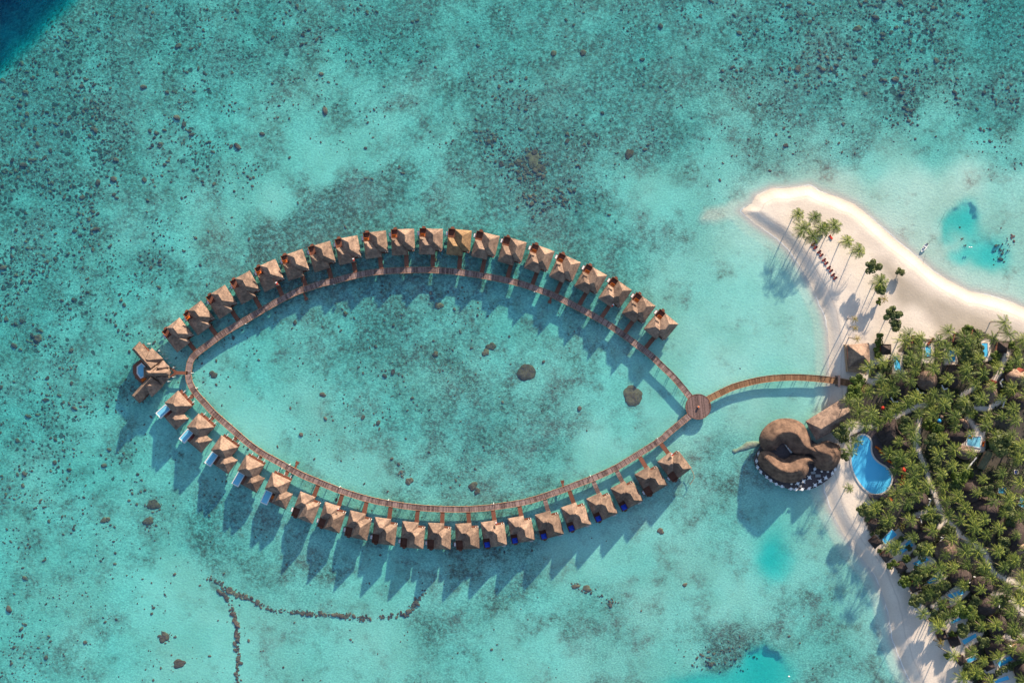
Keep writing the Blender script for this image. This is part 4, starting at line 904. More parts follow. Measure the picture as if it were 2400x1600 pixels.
# big beach pavilion
bc = [W(*r1(*q), 4) for q in ((118, 312), (355, 292), (368, 525), (135, 555))]; c = sum(bc, Vector()) / 4; c.z = 0; o = empty('beach_pavilion', c); tag(o, 'big square brown thatched pavilion standing alone on the sand near the jetty', 'pavilion')
ap = W(*r1(283, 428), 9) - c; cl = [p - c for p in bc]
link('roof', roof_mesh('roof', [cl[3], cl[2], cl[1], cl[0]], [(ap.x - .4, ap.y), (ap.x + .4, ap.y)], 4, 9.2, M['thatch']), o)
MB().prism([(p.x * .85, p.y * .85) for p in cl], 1.1, 1.4).obj('floor', M['deckwood'], o)
pr = [W(*r1(*q), 2.8) - c for q in ((135, 560), (325, 560), (325, 635), (250, 612), (135, 606))]; MB().prism([(p.x, p.y) for p in pr], 2.7, 2.9).obj('porch_roof', M['wall'], o)
pr = [W(*r1(*q), 3.2) - c for q in ((98, 310), (112, 312), (134, 606), (122, 606))]; MB().prism([(p.x, p.y) for p in pr], 1.1, 3.2).obj('side_screen', M['wall'], o)
for p in cl: MB().cyl(p.x * .85, p.y * .85, 1.1, 3.8, .2).obj('post', M['pile'], o)
# round thatched houses
RH = [((995, 700), r1, 24, 24, 0, 'T', 'round thatched house with a sunlit crown below the double-lounger pool'), ((1275, 655), r1, 17, 28, 0, 'D', 'tall oval thatched roof past the hidden lagoon-side pool'),
      ((1655, 600), r1, 13, 18, 15, 'D', 'narrow oval thatched roof at the head of the sandy lane'), ((1672, 830), r1, 18, 24, 10, 'T', 'brown egg-shaped roof just below the little red roof'),
      ((1965, 665), r1, 25, 20, 0, 'T', 'wide light-brown domed roof at the grove edge by the white wall'), ((1965, 920), r1, 24, 22, 0, 'D', 'dark domed roof beside the curved white wall'), ((712, 760), r1, 19, 30, -15, 'D', 'long dark oval roof beneath palms inland of the beach pavilion'),
      ((1285, 1290), r1, 34, 26, 10, 'D', 'broad dark roof beside the pale flared pool'), ((1400, 1480), r1, 22, 16, -15, 'T', 'brown hipped roof in dappled light below the flared pool'), ((1395, 1175), r1, 9, 14, 20, 'T', 'slim sunlit thatched ridge above the flared pool'),
      ((1560, 745), r2, 26, 28, 0, 'D', 'deeply shaded wide roof beside the sandy lane bend'), ((1750, 960), r2, 42, 32, -10, 'D', 'largest dark roof in the heart of the grove'), ((965, 855), r2, 23, 22, 0, 'D', 'dark round roof beside the lane below the kidney-shaped pool'),
      ((860, 1140), r2, 25, 24, 0, 'D', 'dark round roof inland of the first beach garden pool'), ((1030, 1265), r2, 23, 20, 0, 'D', 'dark round roof inland of the second beach garden pool'), ((1270, 1430), r2, 27, 25, 0, 'T', 'brown round roof inland of the third beach garden pool'),
      ((2040, 1260), r2, 34, 40, 0, 'D', 'very dark roof at the grove edge among the lower palms'), ((2120, 1390), r2, 16, 16, 0, 'T', 'small brown roof at the very edge of the grove'),
      ((1445, 365), r3, 26, 19, 10, 'D', 'dark oval roof inland of the fourth beach garden pool'), ((1690, 465), r3, 28, 24, 0, 'D', 'big dark round roof inland of the fifth beach garden pool'), ((1725, 680), r3, 30, 26, 0, 'D', 'big dark round roof with two sunlit patches'),
      ((1870, 920), r3, 22, 28, 0, 'D', 'dark round roof inland of the seventh beach garden pool'), ((1850, 1160), r3, 27, 28, 0, 'D', 'large dark round roof inland of the eighth beach garden pool'), ((2125, 1225), r3, 24, 20, 0, 'D', 'dark round roof past the ninth beach garden pool'),
      ((2150, 1440), r3, 18, 20, 0, 'D', 'dark roof edge past the tenth beach garden pool'), ((1170, 1310), r1, 20, 26, 0, 'D', 'shaded roof between the bright broadleaf tree and the flared-pool house')]
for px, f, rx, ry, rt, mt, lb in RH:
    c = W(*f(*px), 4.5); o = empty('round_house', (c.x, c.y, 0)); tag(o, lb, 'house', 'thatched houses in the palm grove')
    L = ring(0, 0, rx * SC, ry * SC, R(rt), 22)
    dome_roof('roof', L, 3.4, 3.6 + min(rx, ry) * .03, M['thatch'] if mt == 'T' else M['thatch_painted_shade'], .85, .9, parent=o)
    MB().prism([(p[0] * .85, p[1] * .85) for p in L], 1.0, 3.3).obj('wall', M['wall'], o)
# curved spa roof by the pool
SP = [(455, 1215), (500, 1150), (580, 1120), (640, 1110), (665, 1180), (690, 1250), (750, 1310), (810, 1370), (820, 1440), (770, 1480), (690, 1470), (610, 1440), (540, 1410), (490, 1370), (450, 1300)]
sp = [W(*r1(*q), 4) for q in SP]; c = sum(sp, Vector()) / len(sp); o = empty('pool_bar', (c.x, c.y, 0)); tag(o, 'dark crescent-shaped thatched pool bar beside the kidney-shaped pool', 'building')
dome_roof('roof', closed_smooth([Vector((p.x - c.x, p.y - c.y)) for p in sp], 2), 3.6, 4.6, M['thatch_painted_shade'], .9, .8, parent=o)
MB().prism([((p.x - c.x) * .8, (p.y - c.y) * .8) for p in sp], 1.0, 3.4).obj('wall', M['wall'], o)
# gables, cabana, walls
def gable(px, f, lb, mt, name='service_hut', ze=3.6, zr=5.6):
    q = [W(*f(*p), ze) for p in px]; c = sum(q, Vector()) / 4; c.z = 0; o = empty(name, c); tag(o, lb, 'hut'); L = [p - c for p in q]
    a = (L[3] + L[0]) / 2; b = (L[1] + L[2]) / 2; link('roof', roof_mesh('roof', L, [a * .92, b * .92], ze, zr, mt), o); MB().prism([(p.x * .85, p.y * .85) for p in L], 1, ze - .3).obj('wall', M['wall'], o); return o
M['moss'] = mottled('mossy_roof', (.09, .10, .06), (.17, .17, .11), 1.2, .9, .3)
gable([(1620, 470), (1735, 265), (1810, 300), (1700, 500)], r2, 'mossy green gabled hut beside the pale flared-pool house', M['moss'])
gable([(365, 775), (560, 780), (550, 820), (400, 852)], r2, 'black flat-topped cabana touching the lower rim of the kidney-shaped pool', M['slate'], 'cabana', 3.0, 3.3)
M['redroof'] = mottled('red_roof', (.18, .035, .025), (.26, .06, .04), 1.2, .8, .2)
gable([(1660, 705), (1680, 685), (1740, 722), (1722, 748)], r1, 'small dark red gabled roof beside the sandy lane', M['redroof'])
gable([(1905, 600), (1980, 555), (2029, 600), (1990, 640)], r1, 'dark maroon gabled roof behind the light-brown dome', M['redroof'])
gable([(1650, 1310), (1700, 1300), (1760, 1420), (1690, 1440)], r1, 'brown shed roof in shade beside the mossy hut', M['thatch_painted_shade'])
def lowwall(px, f, lb, h=1.8):
    p_ = [W(*f(*q), 2) for q in px]; c = p_[0]; o = MB().tube([Vector((p.x - c.x, p.y - c.y, 1.2 + h / 2)) for p in p_], .35, 6).obj('garden_wall', M['white'], None, loc=(c.x, c.y, 0)); tag(o, lb, 'wall', 'white garden walls in the grove')
lowwall([(1800, 680), (1770, 720), (1795, 770)], r1, 'short white wall beside the small dark red roof')
lowwall([(1870, 875), (1820, 920), (1795, 985)], r1, 'curved white wall around the dark domed house at the grove edge')
lowwall([(1135, 745), (1165, 795), (1205, 780)], r1, 'white hooked wall between two shaded roofs inland of the hidden pool')
lowwall([(870, 780), (900, 830), (945, 830)], r1, 'white wall below the sunlit round house')
lowwall([(590, 880), (620, 930), (665, 925)], r1, 'white wall under palms beneath the long dark oval roof')
lowwall([(1050, 825), (1085, 830), (1060, 890), (1030, 915)], r2, 'pale wall beside the lane at the dark round roof')
lowwall([(935, 1040), (970, 1030), (975, 1100)], r2, 'pale curved wall between the first garden house and the lawn')
lowwall([(1495, 495), (1560, 410), (1610, 350)], r2, 'straight pale wall below the mossy hut')
lowwall([(1190, 1262), (1228, 1270), (1170, 1345)], r2, 'white wall beside the second garden house')
lowwall([(1570, 345), (1600, 350), (1580, 400), (1520, 415)], r3, 'white wall beside the dark oval house of the fourth garden')
lowwall([(1840, 640), (1875, 650), (1865, 700)], r3, 'white wall beside the house with two sunlit patches')
lowwall([(1985, 1135), (2020, 1150), (1995, 1200)], r3, 'white wall beside the large dark roof of the eighth garden')
for p_, lb in (((r1(1025, 262), r1(1008, 292)), 'brown'),):
    pass

# ------------------------------------------------------------------ furniture on the sand
def lounger_me(mat):
    k = str(mat.name); return (MB().box(-.4, .4, -1.0, 1.0, .12, .3).me('frame', M['deckwood']), MB().box(-.38, .38, -1.0, .35, .301, .42).me('mattress', mat),
                               mesh('backrest', [(-.38, .36, .3), (.38, .36, .3), (.38, 1.0, .75), (-.38, 1.0, .75), (-.38, .36, .42), (.38, .36, .42), (.38, .95, .87), (-.38, .95, .87)],
                                    [(3, 2, 1, 0), (4, 5, 6, 7), (0, 1, 5, 4), (1, 2, 6, 5), (2, 3, 7, 6), (3, 0, 4, 7)], mat))
LM = {k: lounger_me(M[k]) for k in ('orange', 'red', 'maroon')}
def lounger(p, rz, k, lb, grp, sc_=1.0):
    o = empty('sun_lounger', p, rz); o.scale = (sc_,) * 3; tag(o, lb, 'sun lounger', grp)
    for n_, me in zip(('frame', 'mattress', 'backrest'), LM[k]): link(n_, me, o)
GB = 1.22
tab_me = MB().box(-.35, .35, -.35, .35, .4, .46).cyl(0, 0, 0, .4, .08).me('side_table', M['maroon'])
for i, px in enumerate(((830, 548), (873, 602), (908, 660), (943, 715), (973, 768))):
    p = W(*c8(*px), GB); a = R(-55)
    u = Vector((math.cos(a), math.sin(a), 0)); 
    for s_, nm in ((-1, 'upper'), (1, 'lower')):
        q = p + u * s_ * .95; lounger((q.x, q.y, GB - .1), a, 'maroon', 'dark red sun lounger on the beach, %s of the %s pair from the spit tip' % (nm, ordn(i + 1)), 'dark red loungers on the beach')
    o = link('side_table', tab_me, None, loc=(p.x, p.y, GB - .1), rz=a); tag(o, 'small dark red table between the %s pair of beach loungers from the spit tip' % ordn(i + 1), 'table', 'lounger side tables')
p = W(*c8(950, 483), GB); lounger((p.x, p.y, GB - .1), R(40), 'red', 'single bright red lounger under the spit palms', None, 1.1)
p = W(*r1(1028, 262), GB); lounger((p.x, p.y, GB), R(-50), 'maroon', 'upper brown lounger of the pair above a garden pool on the sand', None, 1.3)
p = W(*r1(1006, 292), GB); lounger((p.x, p.y, GB), R(-50), 'maroon', 'lower brown lounger of the pair above a garden pool on the sand', None, 1.3)
for i, (px, a) in enumerate((((463, 235), 60), ((484, 252), 60), ((507, 288), 60), ((527, 304), 60), ((598, 392), 60), ((618, 404), 60), ((765, 560), 95), ((762, 590), 95), ((755, 622), 100), ((745, 652), 100), ((598, 832), 40), ((620, 826), 40))):
    p = W(*r2(*px), GZL); lounger((p.x, p.y, GZL + .12), R(a), 'orange' if i < 6 else 'red', '%s lounger, %s round the pool terrace from its top end' % ('orange' if i < 6 else 'red-orange', ordn(i + 1)), 'loungers round the kidney-shaped pool', 1.1)
def parasol(px, f, mats, r_, lb, hz=2.3):
    p = W(*f(*px), GZL + hz); o = empty('parasol', (p.x, p.y, GZL + .1)); tag(o, lb, 'parasol'); MB().cyl(0, 0, 0, hz, .05, 6).obj('pole', M['metal'], o)
    n = 8; seg = len(mats)
    for k in range(seg):
        v = [(0, 0, hz + .45)]; a0 = 2 * math.pi * k / seg; st = max(1, 8 // seg)
        for j in range(st + 1): a = a0 + 2 * math.pi / seg * j / st; v.append((r_ * math.cos(a), r_ * math.sin(a), hz - .05))
        v2_ = [(x, y, z - .06) for x, y, z in v]; m_ = len(v)
        f_ = [(0, j, j + 1) for j in range(1, st + 1)] + [(m_, m_ + j + 1, m_ + j) for j in range(1, st + 1)] + [(j, m_ + j, m_ + j + 1, j + 1) for j in range(1, st + 1)]
        link('canopy', mesh('canopy', v + v2_, f_, mats[k]), o)
parasol((770, 492), r2, [M['red']], 1.3, 'round red parasol on the terrace beyond the kidney-shaped pool')
parasol((1450, 1305), r1, [M['red'], M['skyblue'], M['blue'], M['yellow'], M['red'], M['blue']], 1.2, 'rainbow parasol at the corner of the pale flared pool')
parasol((1112, 1132), r1, [M['skyblue']], 1.0, 'light blue parasol in a clearing beside the round thatched table roof')
parasol((1140, 1092), r1, [M['thatch']], .9, 'small round thatch parasol next to the light blue one')
parasol((505, 995), r1, [M['red']], .9, 'red parasol in the shady court inland of the long hall')
lounger(W(*r1(1585, 1383), GZL), R(0), 'orange', 'orange lounger beside the pale flared pool', None, 1.1)

# boat and buoys
def boat():
    p = W(*c8(1627, 560), .3); o = empty('motorboat', (p.x, p.y, 0), R(-38)); tag(o, 'small white open motorboat moored just off the lagoon-side beach', 'boat')
    L_ = 4.6; st = [(-.5, .62), (-.42, .78), (-.2, .88), (.05, .88), (.25, .72), (.4, .42), (.5, .02)]; v = []
    # hull outline bow towards -x side of the beach
    for y, w_ in st: v += [(-w_, -y * L_, .55), (w_, -y * L_, .55), (-w_ * .6, -y * L_ * .94, -.15), (w_ * .6, -y * L_ * .94, -.15), (-w_ * .78, -y * L_ * .93, .5), (w_ * .78, -y * L_ * .93, .5), (-w_ * .6, -y * L_ * .9, .12), (w_ * .6, -y * L_ * .9, .12)]
    f = []
    for i in range(len(st) - 1):
        a, b = 8 * i, 8 * i + 8
        f += [(a, b, b + 2, a + 2), (a + 1, a + 3, b + 3, b + 1), (a + 2, b + 2, b + 3, a + 3), (a, a + 4, b + 4, b), (a + 1, b + 1, b + 5, a + 5), (a + 4, a + 6, b + 6, b + 4), (a + 5, b + 5, b + 7, a + 7), (a + 6, a + 7, b + 7, b + 6)]
    f += [(0, 2, 3, 1), (0, 1, 5, 4)]
    link('hull', mesh('hull', v, f, M['white']), o)
    MB().box(-.5, .5, .5, .9, .15, .55).box(-.5, .5, -.4, 0, .15, .5).obj('seat', M['cloth'], o)
    MB().box(-.3, .3, .05, .4, .15, 1.0).obj('console', M['metal'], o)
    MB().box(-.2, .2, 2.25, 2.6, -.1, .95).obj('outboard_motor', M['slate'], o)
boat()
rp_ = [W(*c8(1655, 540), .1), W(*c8(1700, 470), -.3), W(*c8(1820, 215), -.6)]
o = MB().tube([p for p in rp_], .035, 4).obj('mooring_rope', M['slate']); tag(o, 'thin dark mooring rope running under water from the white motorboat', 'rope')
rp_ = [W(*c8(1640, 600), .1), W(*c8(1615, 690), .05)]
o = MB().tube([p for p in rp_], .03, 4).obj('mooring_rope', M['slate']); tag(o, 'short mooring rope from the white motorboat to the beach', 'rope')
def buoy(pw, lb):
    bm = bmesh.new(); bmesh.ops.create_uvsphere(bm, u_segments=12, v_segments=8, radius=.38); me = bpy.data.meshes.new('float'); bm.to_mesh(me); bm.free(); me.materials.append(M['white'])
    o = empty('buoy', (pw.x, pw.y, .1)); tag(o, lb, 'buoy', 'white buoys'); link('float', me, o); MB().cyl(0, 0, .3, .75, .07, 6).obj('stem', M['slate'], o)
buoy(W(*c8(1955, 557)), 'white buoy on the dark blue hole, the one farther from the boat'); buoy(W(*c8(1970, 556)), 'white buoy on the dark blue hole, the one nearer the grove side'); buoy(W(*s5(1508, 1459)), 'single small white buoy over the turquoise hole below the restaurant')

# ------------------------------------------------------------------ coral rocks under water
def lump_mesh(name, n, rad, h, seed, mat, bumps=.3):
    rr = random.Random(seed); v = []; f = []; m = 4; ph = [rr.uniform(0, 6.28) for _ in range(4)]
    for j in range(m):
        t = j / m; rz = math.cos(t * math.pi / 2)
        for i in range(n):
            a = 2 * math.pi * i / n; q = 1 + bumps * (.5 * math.sin(2 * a + ph[0]) + .35 * math.sin(3 * a + ph[1]) + .25 * math.sin(5 * a + ph[2])) + rr.uniform(-.06, .06)
            v.append((rad * rz * q * math.cos(a), rad * rz * q * math.sin(a), h * math.sin(t * math.pi / 2) * (1 + rr.uniform(-.2, .2)) - .15 * (j == 0)))
    v.append((0, 0, h)); k = len(v) - 1
    for j in range(m - 1):
        for i in range(n): f.append((j * n + i, j * n + (i + 1) % n, (j + 1) * n + (i + 1) % n, (j + 1) * n + i))
    f += [((m - 1) * n + i, (m - 1) * n + (i + 1) % n, k) for i in range(n)]
    return mesh(name, v, f, mat, True)
CORALS = [(1234, 873, 22, 22, 'nearly round flat brown coral patch inside the lagoon, the farther one from the round platform'), (1484, 928, 24, 25, 'nearly round flat brown coral patch inside the lagoon just before the round platform'),
          (1150, 812, 12, 10, 'lobed coral head above the middle round coral patch'), (1138, 826, 9, 9, 'small lobed coral head touching a bigger one mid lagoon'), (1108, 1140, 11, 11, 'coral cluster near the lower boardwalk, its upper half'), (1118, 1152, 8, 8, 'coral cluster near the lower boardwalk, its lower half'),
          (1250, 372, 17, 20, 'biggest ragged brown reef rock in the upper water'), (1264, 394, 15, 11, 'ragged reef rock joined below the biggest one'), (1215, 380, 9, 9, 'small reef rock beside the biggest one'), (357, 1184, 15, 13, 'dark ragged coral head outside the long-pool villas'), (383, 1495, 13, 12, 'round dark coral head in the lower water'),
          (418, 1556, 17, 10, 'oval dark coral rock at the bottom of the lower water'), (1549, 1245, 8, 8, 'small round olive coral head off the blue-canopy villas'), (1606, 1371, 5.5, 5, 'small olive coral head alone in the lower water'), (1298, 123, 7, 8, 'brown disc coral with a twin, the one nearer the ellipse tip'),
          (1367, 122, 8, 8, 'ringed disc coral beside its brown twin'), (1020, 830, 8, 7, 'olive coral head in the lagoon below the upper boardwalk'), (1028, 716, 10, 9, 'rounded olive coral head just inside the upper arc'), (808, 735, 6, 6, 'small dark round coral head just inside the upper arc'), (1475, 360, 11, 12, 'brown coral disc between the reef rocks and the sand spit'),
          (498, 878, 10, 9, 'ringed coral head inside the pointed end of the ellipse'), (2012, 65, 10, 8, 'large dark coral head high in the upper reef'), (755, 925, 8, 6, 'dark coral head inside the lagoon facing the long-pool villas'), (958, 1128, 10, 9, 'coral cluster close to the lower boardwalk bend'), (240, 1220, 8, 7, 'dark coral head off the seaward end, lower down'),
          (1350, 1375, 11, 5, 'elongated coral rock, upper of the pair below the blue canopies'), (1376, 1380, 11, 8, 'elongated coral rock, lower of the pair below the blue canopies'), (345, 1222, 13, 10, 'second dark ragged coral head outside the long-pool villas'), (250, 1218, 6, 6, 'small coral beside a dark one off the seaward end')]
def gz(px, py):
    x, y = (px - 1200) * SC, (800 - py) * SC; i = int(np.clip(np.searchsorted(ax, x), 0, nx - 1)); j = int(np.clip(np.searchsorted(ay, y), 0, ny - 1)); return float(GZ[j, i]), x, y
for i, (px, py, rx, ry, lb) in enumerate(CORALS):
    z, x, y = gz(px, py); h = min(.3, -z * .25) if z < -.3 else .15
    me = lump_mesh('coral_head', 28, 1, h, 100 + i, M['coral'], .12 if i in (0, 1, 14, 15) else .3); o = link('coral_head', me, None, loc=(x, y, z)); o.scale = (rx * SC, ry * SC, 1); tag(o, lb, 'coral', 'large coral heads')
tv = [c7(*q) for q in ((610, 940), (622, 912), (660, 905), (700, 880), (750, 838), (800, 832), (870, 835), (870, 890), (800, 905), (740, 925), (680, 935), (640, 955))]
tp = [W(*q) for q in tv]; tc_ = sum(tp, Vector()) / len(tp)
sh = dome_roof('sunken_rock_bank', [(p.x - tc_.x, p.y - tc_.y) for p in tp], -.95, .6, M['rock_bank'], .6, .6, noise_=.25); sh.location = (tc_.x, tc_.y, 0); tag(sh, 'pale brown submerged rock tongue pointing away from the restaurant', 'rock')

def scatter_corals():
    V = []; F = []; nrm = 7
    cand = rng.random((120000, 2)); cx = cand[:, 0] * 2560 - 80; cy = cand[:, 1] * 1760 - 80
    ii = np.clip(np.searchsorted(ax, (cx - 1200) * SC), 0, nx - 1); jj = np.clip(np.searchsorted(ay, (800 - cy) * SC), 0, ny - 1)
    z = GZ[jj, ii]; c = cor[jj, ii]; cl = vnoise(cx, cy, 55, 44, 4)
    keep = (rng.random(len(cx)) < np.clip(c * .42 * np.clip((cl - .38) * 5, .08, 2.2), 0, 1)) & (z < -.6) & (z > -7)
    cx, cy, z, c = cx[keep], cy[keep], z[keep], c[keep]
    rad = np.exp(rng.normal(-1.02, .5, len(cx))) * (.7 + .6 * c); rad = np.clip(rad, .18, 2.2)
    px, py, pz, pr = list(cx), list(cy), list(z), list(rad)
    # two ridges of reef rock in the lower water
    for line, wd in (([(300, 350), (370, 400), (430, 440), (520, 490), (600, 520), (660, 545), (740, 580), (820, 610), (900, 620), (1000, 635), (1100, 640), (1200, 640), (1300, 655), (1400, 650), (1480, 670), (1560, 675)], 13),
                     ([(1620, 668), (1750, 655), (1850, 640), (1905, 590), (1940, 540), (1980, 490), (2010, 460)], 12), ([(370, 450), (430, 500), (470, 570), (490, 630), (512, 700), (515, 760), (522, 830), (515, 900), (525, 980), (520, 1080), (524, 1180), (524, 1240)], 11),
                     ([(1700 - 400, 0)], 0)):
        if not wd: continue
        L = [b6(*q) for q in line]
        for a, b in zip(L, L[1:]):
            n = int(math.hypot(b[0] - a[0], b[1] - a[1]) / 1.0 * random.choice((.5, .8, 1.0, 1.5)))
            for k in range(n):
                t = random.random(); px.append(a[0] + (b[0] - a[0]) * t + random.gauss(0, wd / 4.2)); py.append(a[1] + (b[1] - a[1]) * t + random.gauss(0, wd / 3.8)); pz.append(gz(px[-1], py[-1])[0]); pr.append(min(1.5, math.exp(random.gauss(-.85, .55))))
    for (cxx, cyy, sx, sy, n) in ((1246, 380, 17, 20, 260), (1225, 395, 30, 26, 160), (1150, 325, 12, 9, 90), (1180, 350, 12, 8, 50), (1250, 470, 30, 12, 90), (1320, 470, 25, 16, 90), (1180, 1290, 8, 5, 12), (2210, 450, 3, 3, 6), (2255, 560, 7, 20, 12), (2350, 590, 12, 24, 26), (2370, 560, 8, 12, 12), (1690, 1540, 40, 18, 130), (940, 1110, 8, 6, 14), (1348, 1372, 9, 4, 22), (1378, 1382, 9, 4, 22), (1402, 1397, 5, 3, 8), (1430, 1412, 9, 5, 22), (383, 1495, 9, 8, 30), (357, 1184, 10, 9, 40), (345, 1222, 9, 8, 34)):
        for _ in range(n): px.append(random.gauss(cxx, sx)); py.append(random.gauss(cyy, sy)); pz.append(gz(px[-1], py[-1])[0]); pr.append(min(1.3, math.exp(random.gauss(-1.0, .5))))
    for x, y, zz, r_ in zip(px, py, pz, pr):
        if zz > -.35 or zz < -8: continue
        h = min(r_ * .28, -zz * .4); b = len(V); x = (x - 1200) * SC; y = (800 - y) * SC; n = 8 if r_ > .6 else 6; ph = random.random() * 6.3; el = random.uniform(.65, 1)
        ro_ = random.random() * 3.14; cr, sr = math.cos(ro_), math.sin(ro_)
        for rr_, hh in ((1, -.12), (.86, h * .65), (.5, h)):
            for i in range(n):
                a = 2 * math.pi * i / n; q = r_ * rr_ * (1 + .22 * math.sin(2.0 * a + ph) + random.uniform(-.16, .16)); u, v_ = q * math.cos(a), q * math.sin(a) * el; V.append((x + u * cr - v_ * sr, y + u * sr + v_ * cr, zz + hh))
        for j in (0, 1):
            for i in range(n): F.append((b + j * n + i, b + j * n + (i + 1) % n, b + (j + 1) * n + (i + 1) % n, b + (j + 1) * n + i))
        F.append(tuple(b + 2 * n + i for i in range(n)))
    o = link('coral_rubble', mesh('coral_rubble', V, F, M['coral_stuff'])); tag(o, 'dark coral rubble scattered over the shallow reef flat', 'coral', kind='stuff')
    print('corals', len(px))
scatter_corals()

# ------------------------------------------------------------------ palms and broadleaf trees
def frond(mb, a, L, lift, droop, wid, rr, nl=9):
    d = Vector((math.cos(a), math.sin(a), 0)); sd_ = Vector((-d.y, d.x, 0)); pts = []
    for i in range(7):
        t = i / 6; pts.append(d * (L * t * (1 - .12 * t)) + Vector((0, 0, L * (lift * t - droop * t * t))))
    tw = rr.uniform(-.25, .25)
    for s_ in (1, -1):
        for k in range(nl):
            t = .12 + .86 * k / (nl - 1); i = min(5, int(t * 6)); p = pts[i].lerp(pts[i + 1], t * 6 - i)
            ll = wid * (math.sin(min(1, t * 1.35 + .12) * math.pi * .62) if t < .6 else (1 - (t - .6) * 1.35)) * rr.uniform(.85, 1.1)
            dr = (sd_ * s_ * .86 + d * (.5 + .3 * t)).normalized(); tip = p + dr * ll + Vector((0, 0, -.38 * ll + s_ * tw * ll * .4)); w_ = L / nl * .24
            mb.add([p - d * w_, p + d * w_, tip + d * w_ * .35, tip - d * w_ * .2], [(0, 1, 2, 3) if s_ < 0 else (3, 2, 1, 0)])
    v = []
    for i, p in enumerate(pts): w_ = .09 * (1 - i / 8); v += [p - sd_ * w_ + Vector((0, 0, .03)), p + sd_ * w_ + Vector((0, 0, .03))]
    mb.add(v, [(2 * i, 2 * i + 1, 2 * i + 3, 2 * i + 2) for i in range(6)])
def crown_mesh(seed, n=20, L=4.3, mat='frond', thin=1.0):
    rr = random.Random(seed); mb = MB(); a = rr.random() * 6
    for i in range(n):
        a += 2.39996; t = i / n
        lift = .75 - .75 * t + rr.uniform(-.1, .1); droop = .55 + .25 * t + rr.uniform(-.08, .08)
        frond(mb, a + rr.uniform(-.15, .15), L * rr.uniform(.82, 1.08) * (.8 + .2 * t) , lift, droop, L * .215 * thin, rr)
    for k in range(5): b = k * 1.26; mb.cyl(.22 * math.cos(b), .22 * math.sin(b), -.35, -.05, .14, 5)
    return mb.me('crown', M[mat])
crowns = [crown_mesh(i, random.choice((15, 16, 17, 18))) for i in range(8)]; crown_spit = [crown_mesh(90 + i, 22, 4.3, 'frond', 1.3) for i in range(3)]; crown_y = [crown_mesh(60 + i, 12, 3.2, 'frond_yellow', .8) for i in range(3)]
def trunk_me(h, lx, ly):
    pts = [Vector((lx * (1 - (1 - t) ** 1.6) - lx, ly * (1 - (1 - t) ** 1.6) - ly, h * t)) for t in (0, .25, .5, .75, 1)]
    return MB().tube([p for p in pts], [.24, .19, .16, .15, .14], 6).me('trunk', M['trunk'])
trunks = [(trunk_me(1, 0, 0), 0, 0)]
PALMS = []   # (px, py, crown radius px, kind, height)
def P_add(f, L, r_=20, kind='g', h=None):
    for q in L: PALMS.append((*f(*q), r_, kind, h or random.uniform(6.5, 11.5)))
P_add(c8, [(715, 320), (835, 340), (750, 420), (885, 425), (975, 400), (820, 480), (1070, 510), (1155, 580), (1310, 812)], 21, 'g', 6.3)
P_add(c8, [(1340, 930)], 14, 'y', 5)
P_add(r1, [(200, 35), (205, 135), (225, 250)], 10, 'y', 9)
P_add(r1, [(730, 270), (780, 205), (905, 235), (1215, 170), (1815, 75), (1860, 200), (1690, 240), (1530, 215), (2005, 265), (1110, 270), (1190, 335), (900, 350), (800, 440), (500, 500), (350, 560), (640, 465), (910, 460), (1065, 425),
           (1200, 450), (1380, 240), (1410, 560), (1585, 625), (1950, 480), (1050, 570), (850, 580), (690, 640), (480, 685), (590, 730), (800, 710), (1210, 680), (1505, 745), (1900, 780), (350, 820), (520, 810), (625, 815), (130, 920), (240, 930),
           (860, 880), (1050, 840), (1200, 870), (760, 950), (1000, 935), (1160, 955), (640, 1010), (1570, 890), (1910, 1000), (380, 1050), (240, 1050), (560, 1090), (890, 1060), (1040, 1060), (1280, 1080), (1640, 1085), (1790, 1080), (160, 1175),
           (310, 1175), (450, 1160), (1290, 1200), (820, 1240), (1900, 1290), (1620, 1180), (850, 1340), (220, 1350), (150, 1460), (580, 1485), (700, 1530), (820, 1480), (1110, 1490), (1960, 1530), (2000, 1400), (1940, 1130), (1400, 640), (1300, 380), (1450, 290)], 19)
P_add(r2, [(740, 350), (860, 440), (1330, 440), (2095, 370), (690, 490), (890, 560), (1000, 480), (1210, 545), (1900, 530), (2100, 645), (890, 640), (1055, 680), (1235, 700), (690, 760), (800, 690), (930, 780), (1400, 800), (1255, 850), (1985, 830),
           (815, 880), (660, 905), (445, 930), (1480, 920), (1275, 1020), (2110, 1030), (600, 1065), (850, 1070), (1420, 1070), (1560, 1020), (1695, 1065), (1100, 1185), (1590, 1150), (1865, 1165), (1730, 1240), (1560, 1320), (640, 1385), (1860, 1430), (1480, 1430),
           (1630, 1430), (1330, 1290), (2050, 1530)], 19)
P_add(r2, [(145, 705)], 14, 'g', 5); P_add(r2, [(1690, 600), (1885, 660)], 13, 'g', 7); P_add(r2, [(750, 1150)], 12, 'y', 5)
P_add(r3, [(1700, 225), (1185, 250), (1345, 240), (1500, 210), (1925, 240), (1770, 350), (2135, 340), (1185, 365), (1950, 480), (2110, 460), (2010, 760), (2085, 640), (1000, 770), (1665, 915), (1835, 900), (1175, 920), (1350, 1255), (1560, 1215), (1690, 1320),
           (2045, 160), (1600, 1440), (1450, 1510), (2145, 1080), (1400, 640), (1030, 250), (700, 20)], 19)
P_add(r3, [(1200, 1110)], 11, 'y', 5)
_pp = [(p[0], p[1]) for p in PALMS]; _keep = [W(*f(sum(q[0] for q in px) / len(px), sum(q[1] for q in px) / len(px)), GZL) for px, f in ya] + [W(*r1(*q), GZL) for q in ((990, 385), (1245, 430), (1610, 370), (1485, 1360), (655, 520), (1112, 1132), (505, 995))] + [W(*r2(*q), GZL) for q in ((770, 492), (1650, 370))]
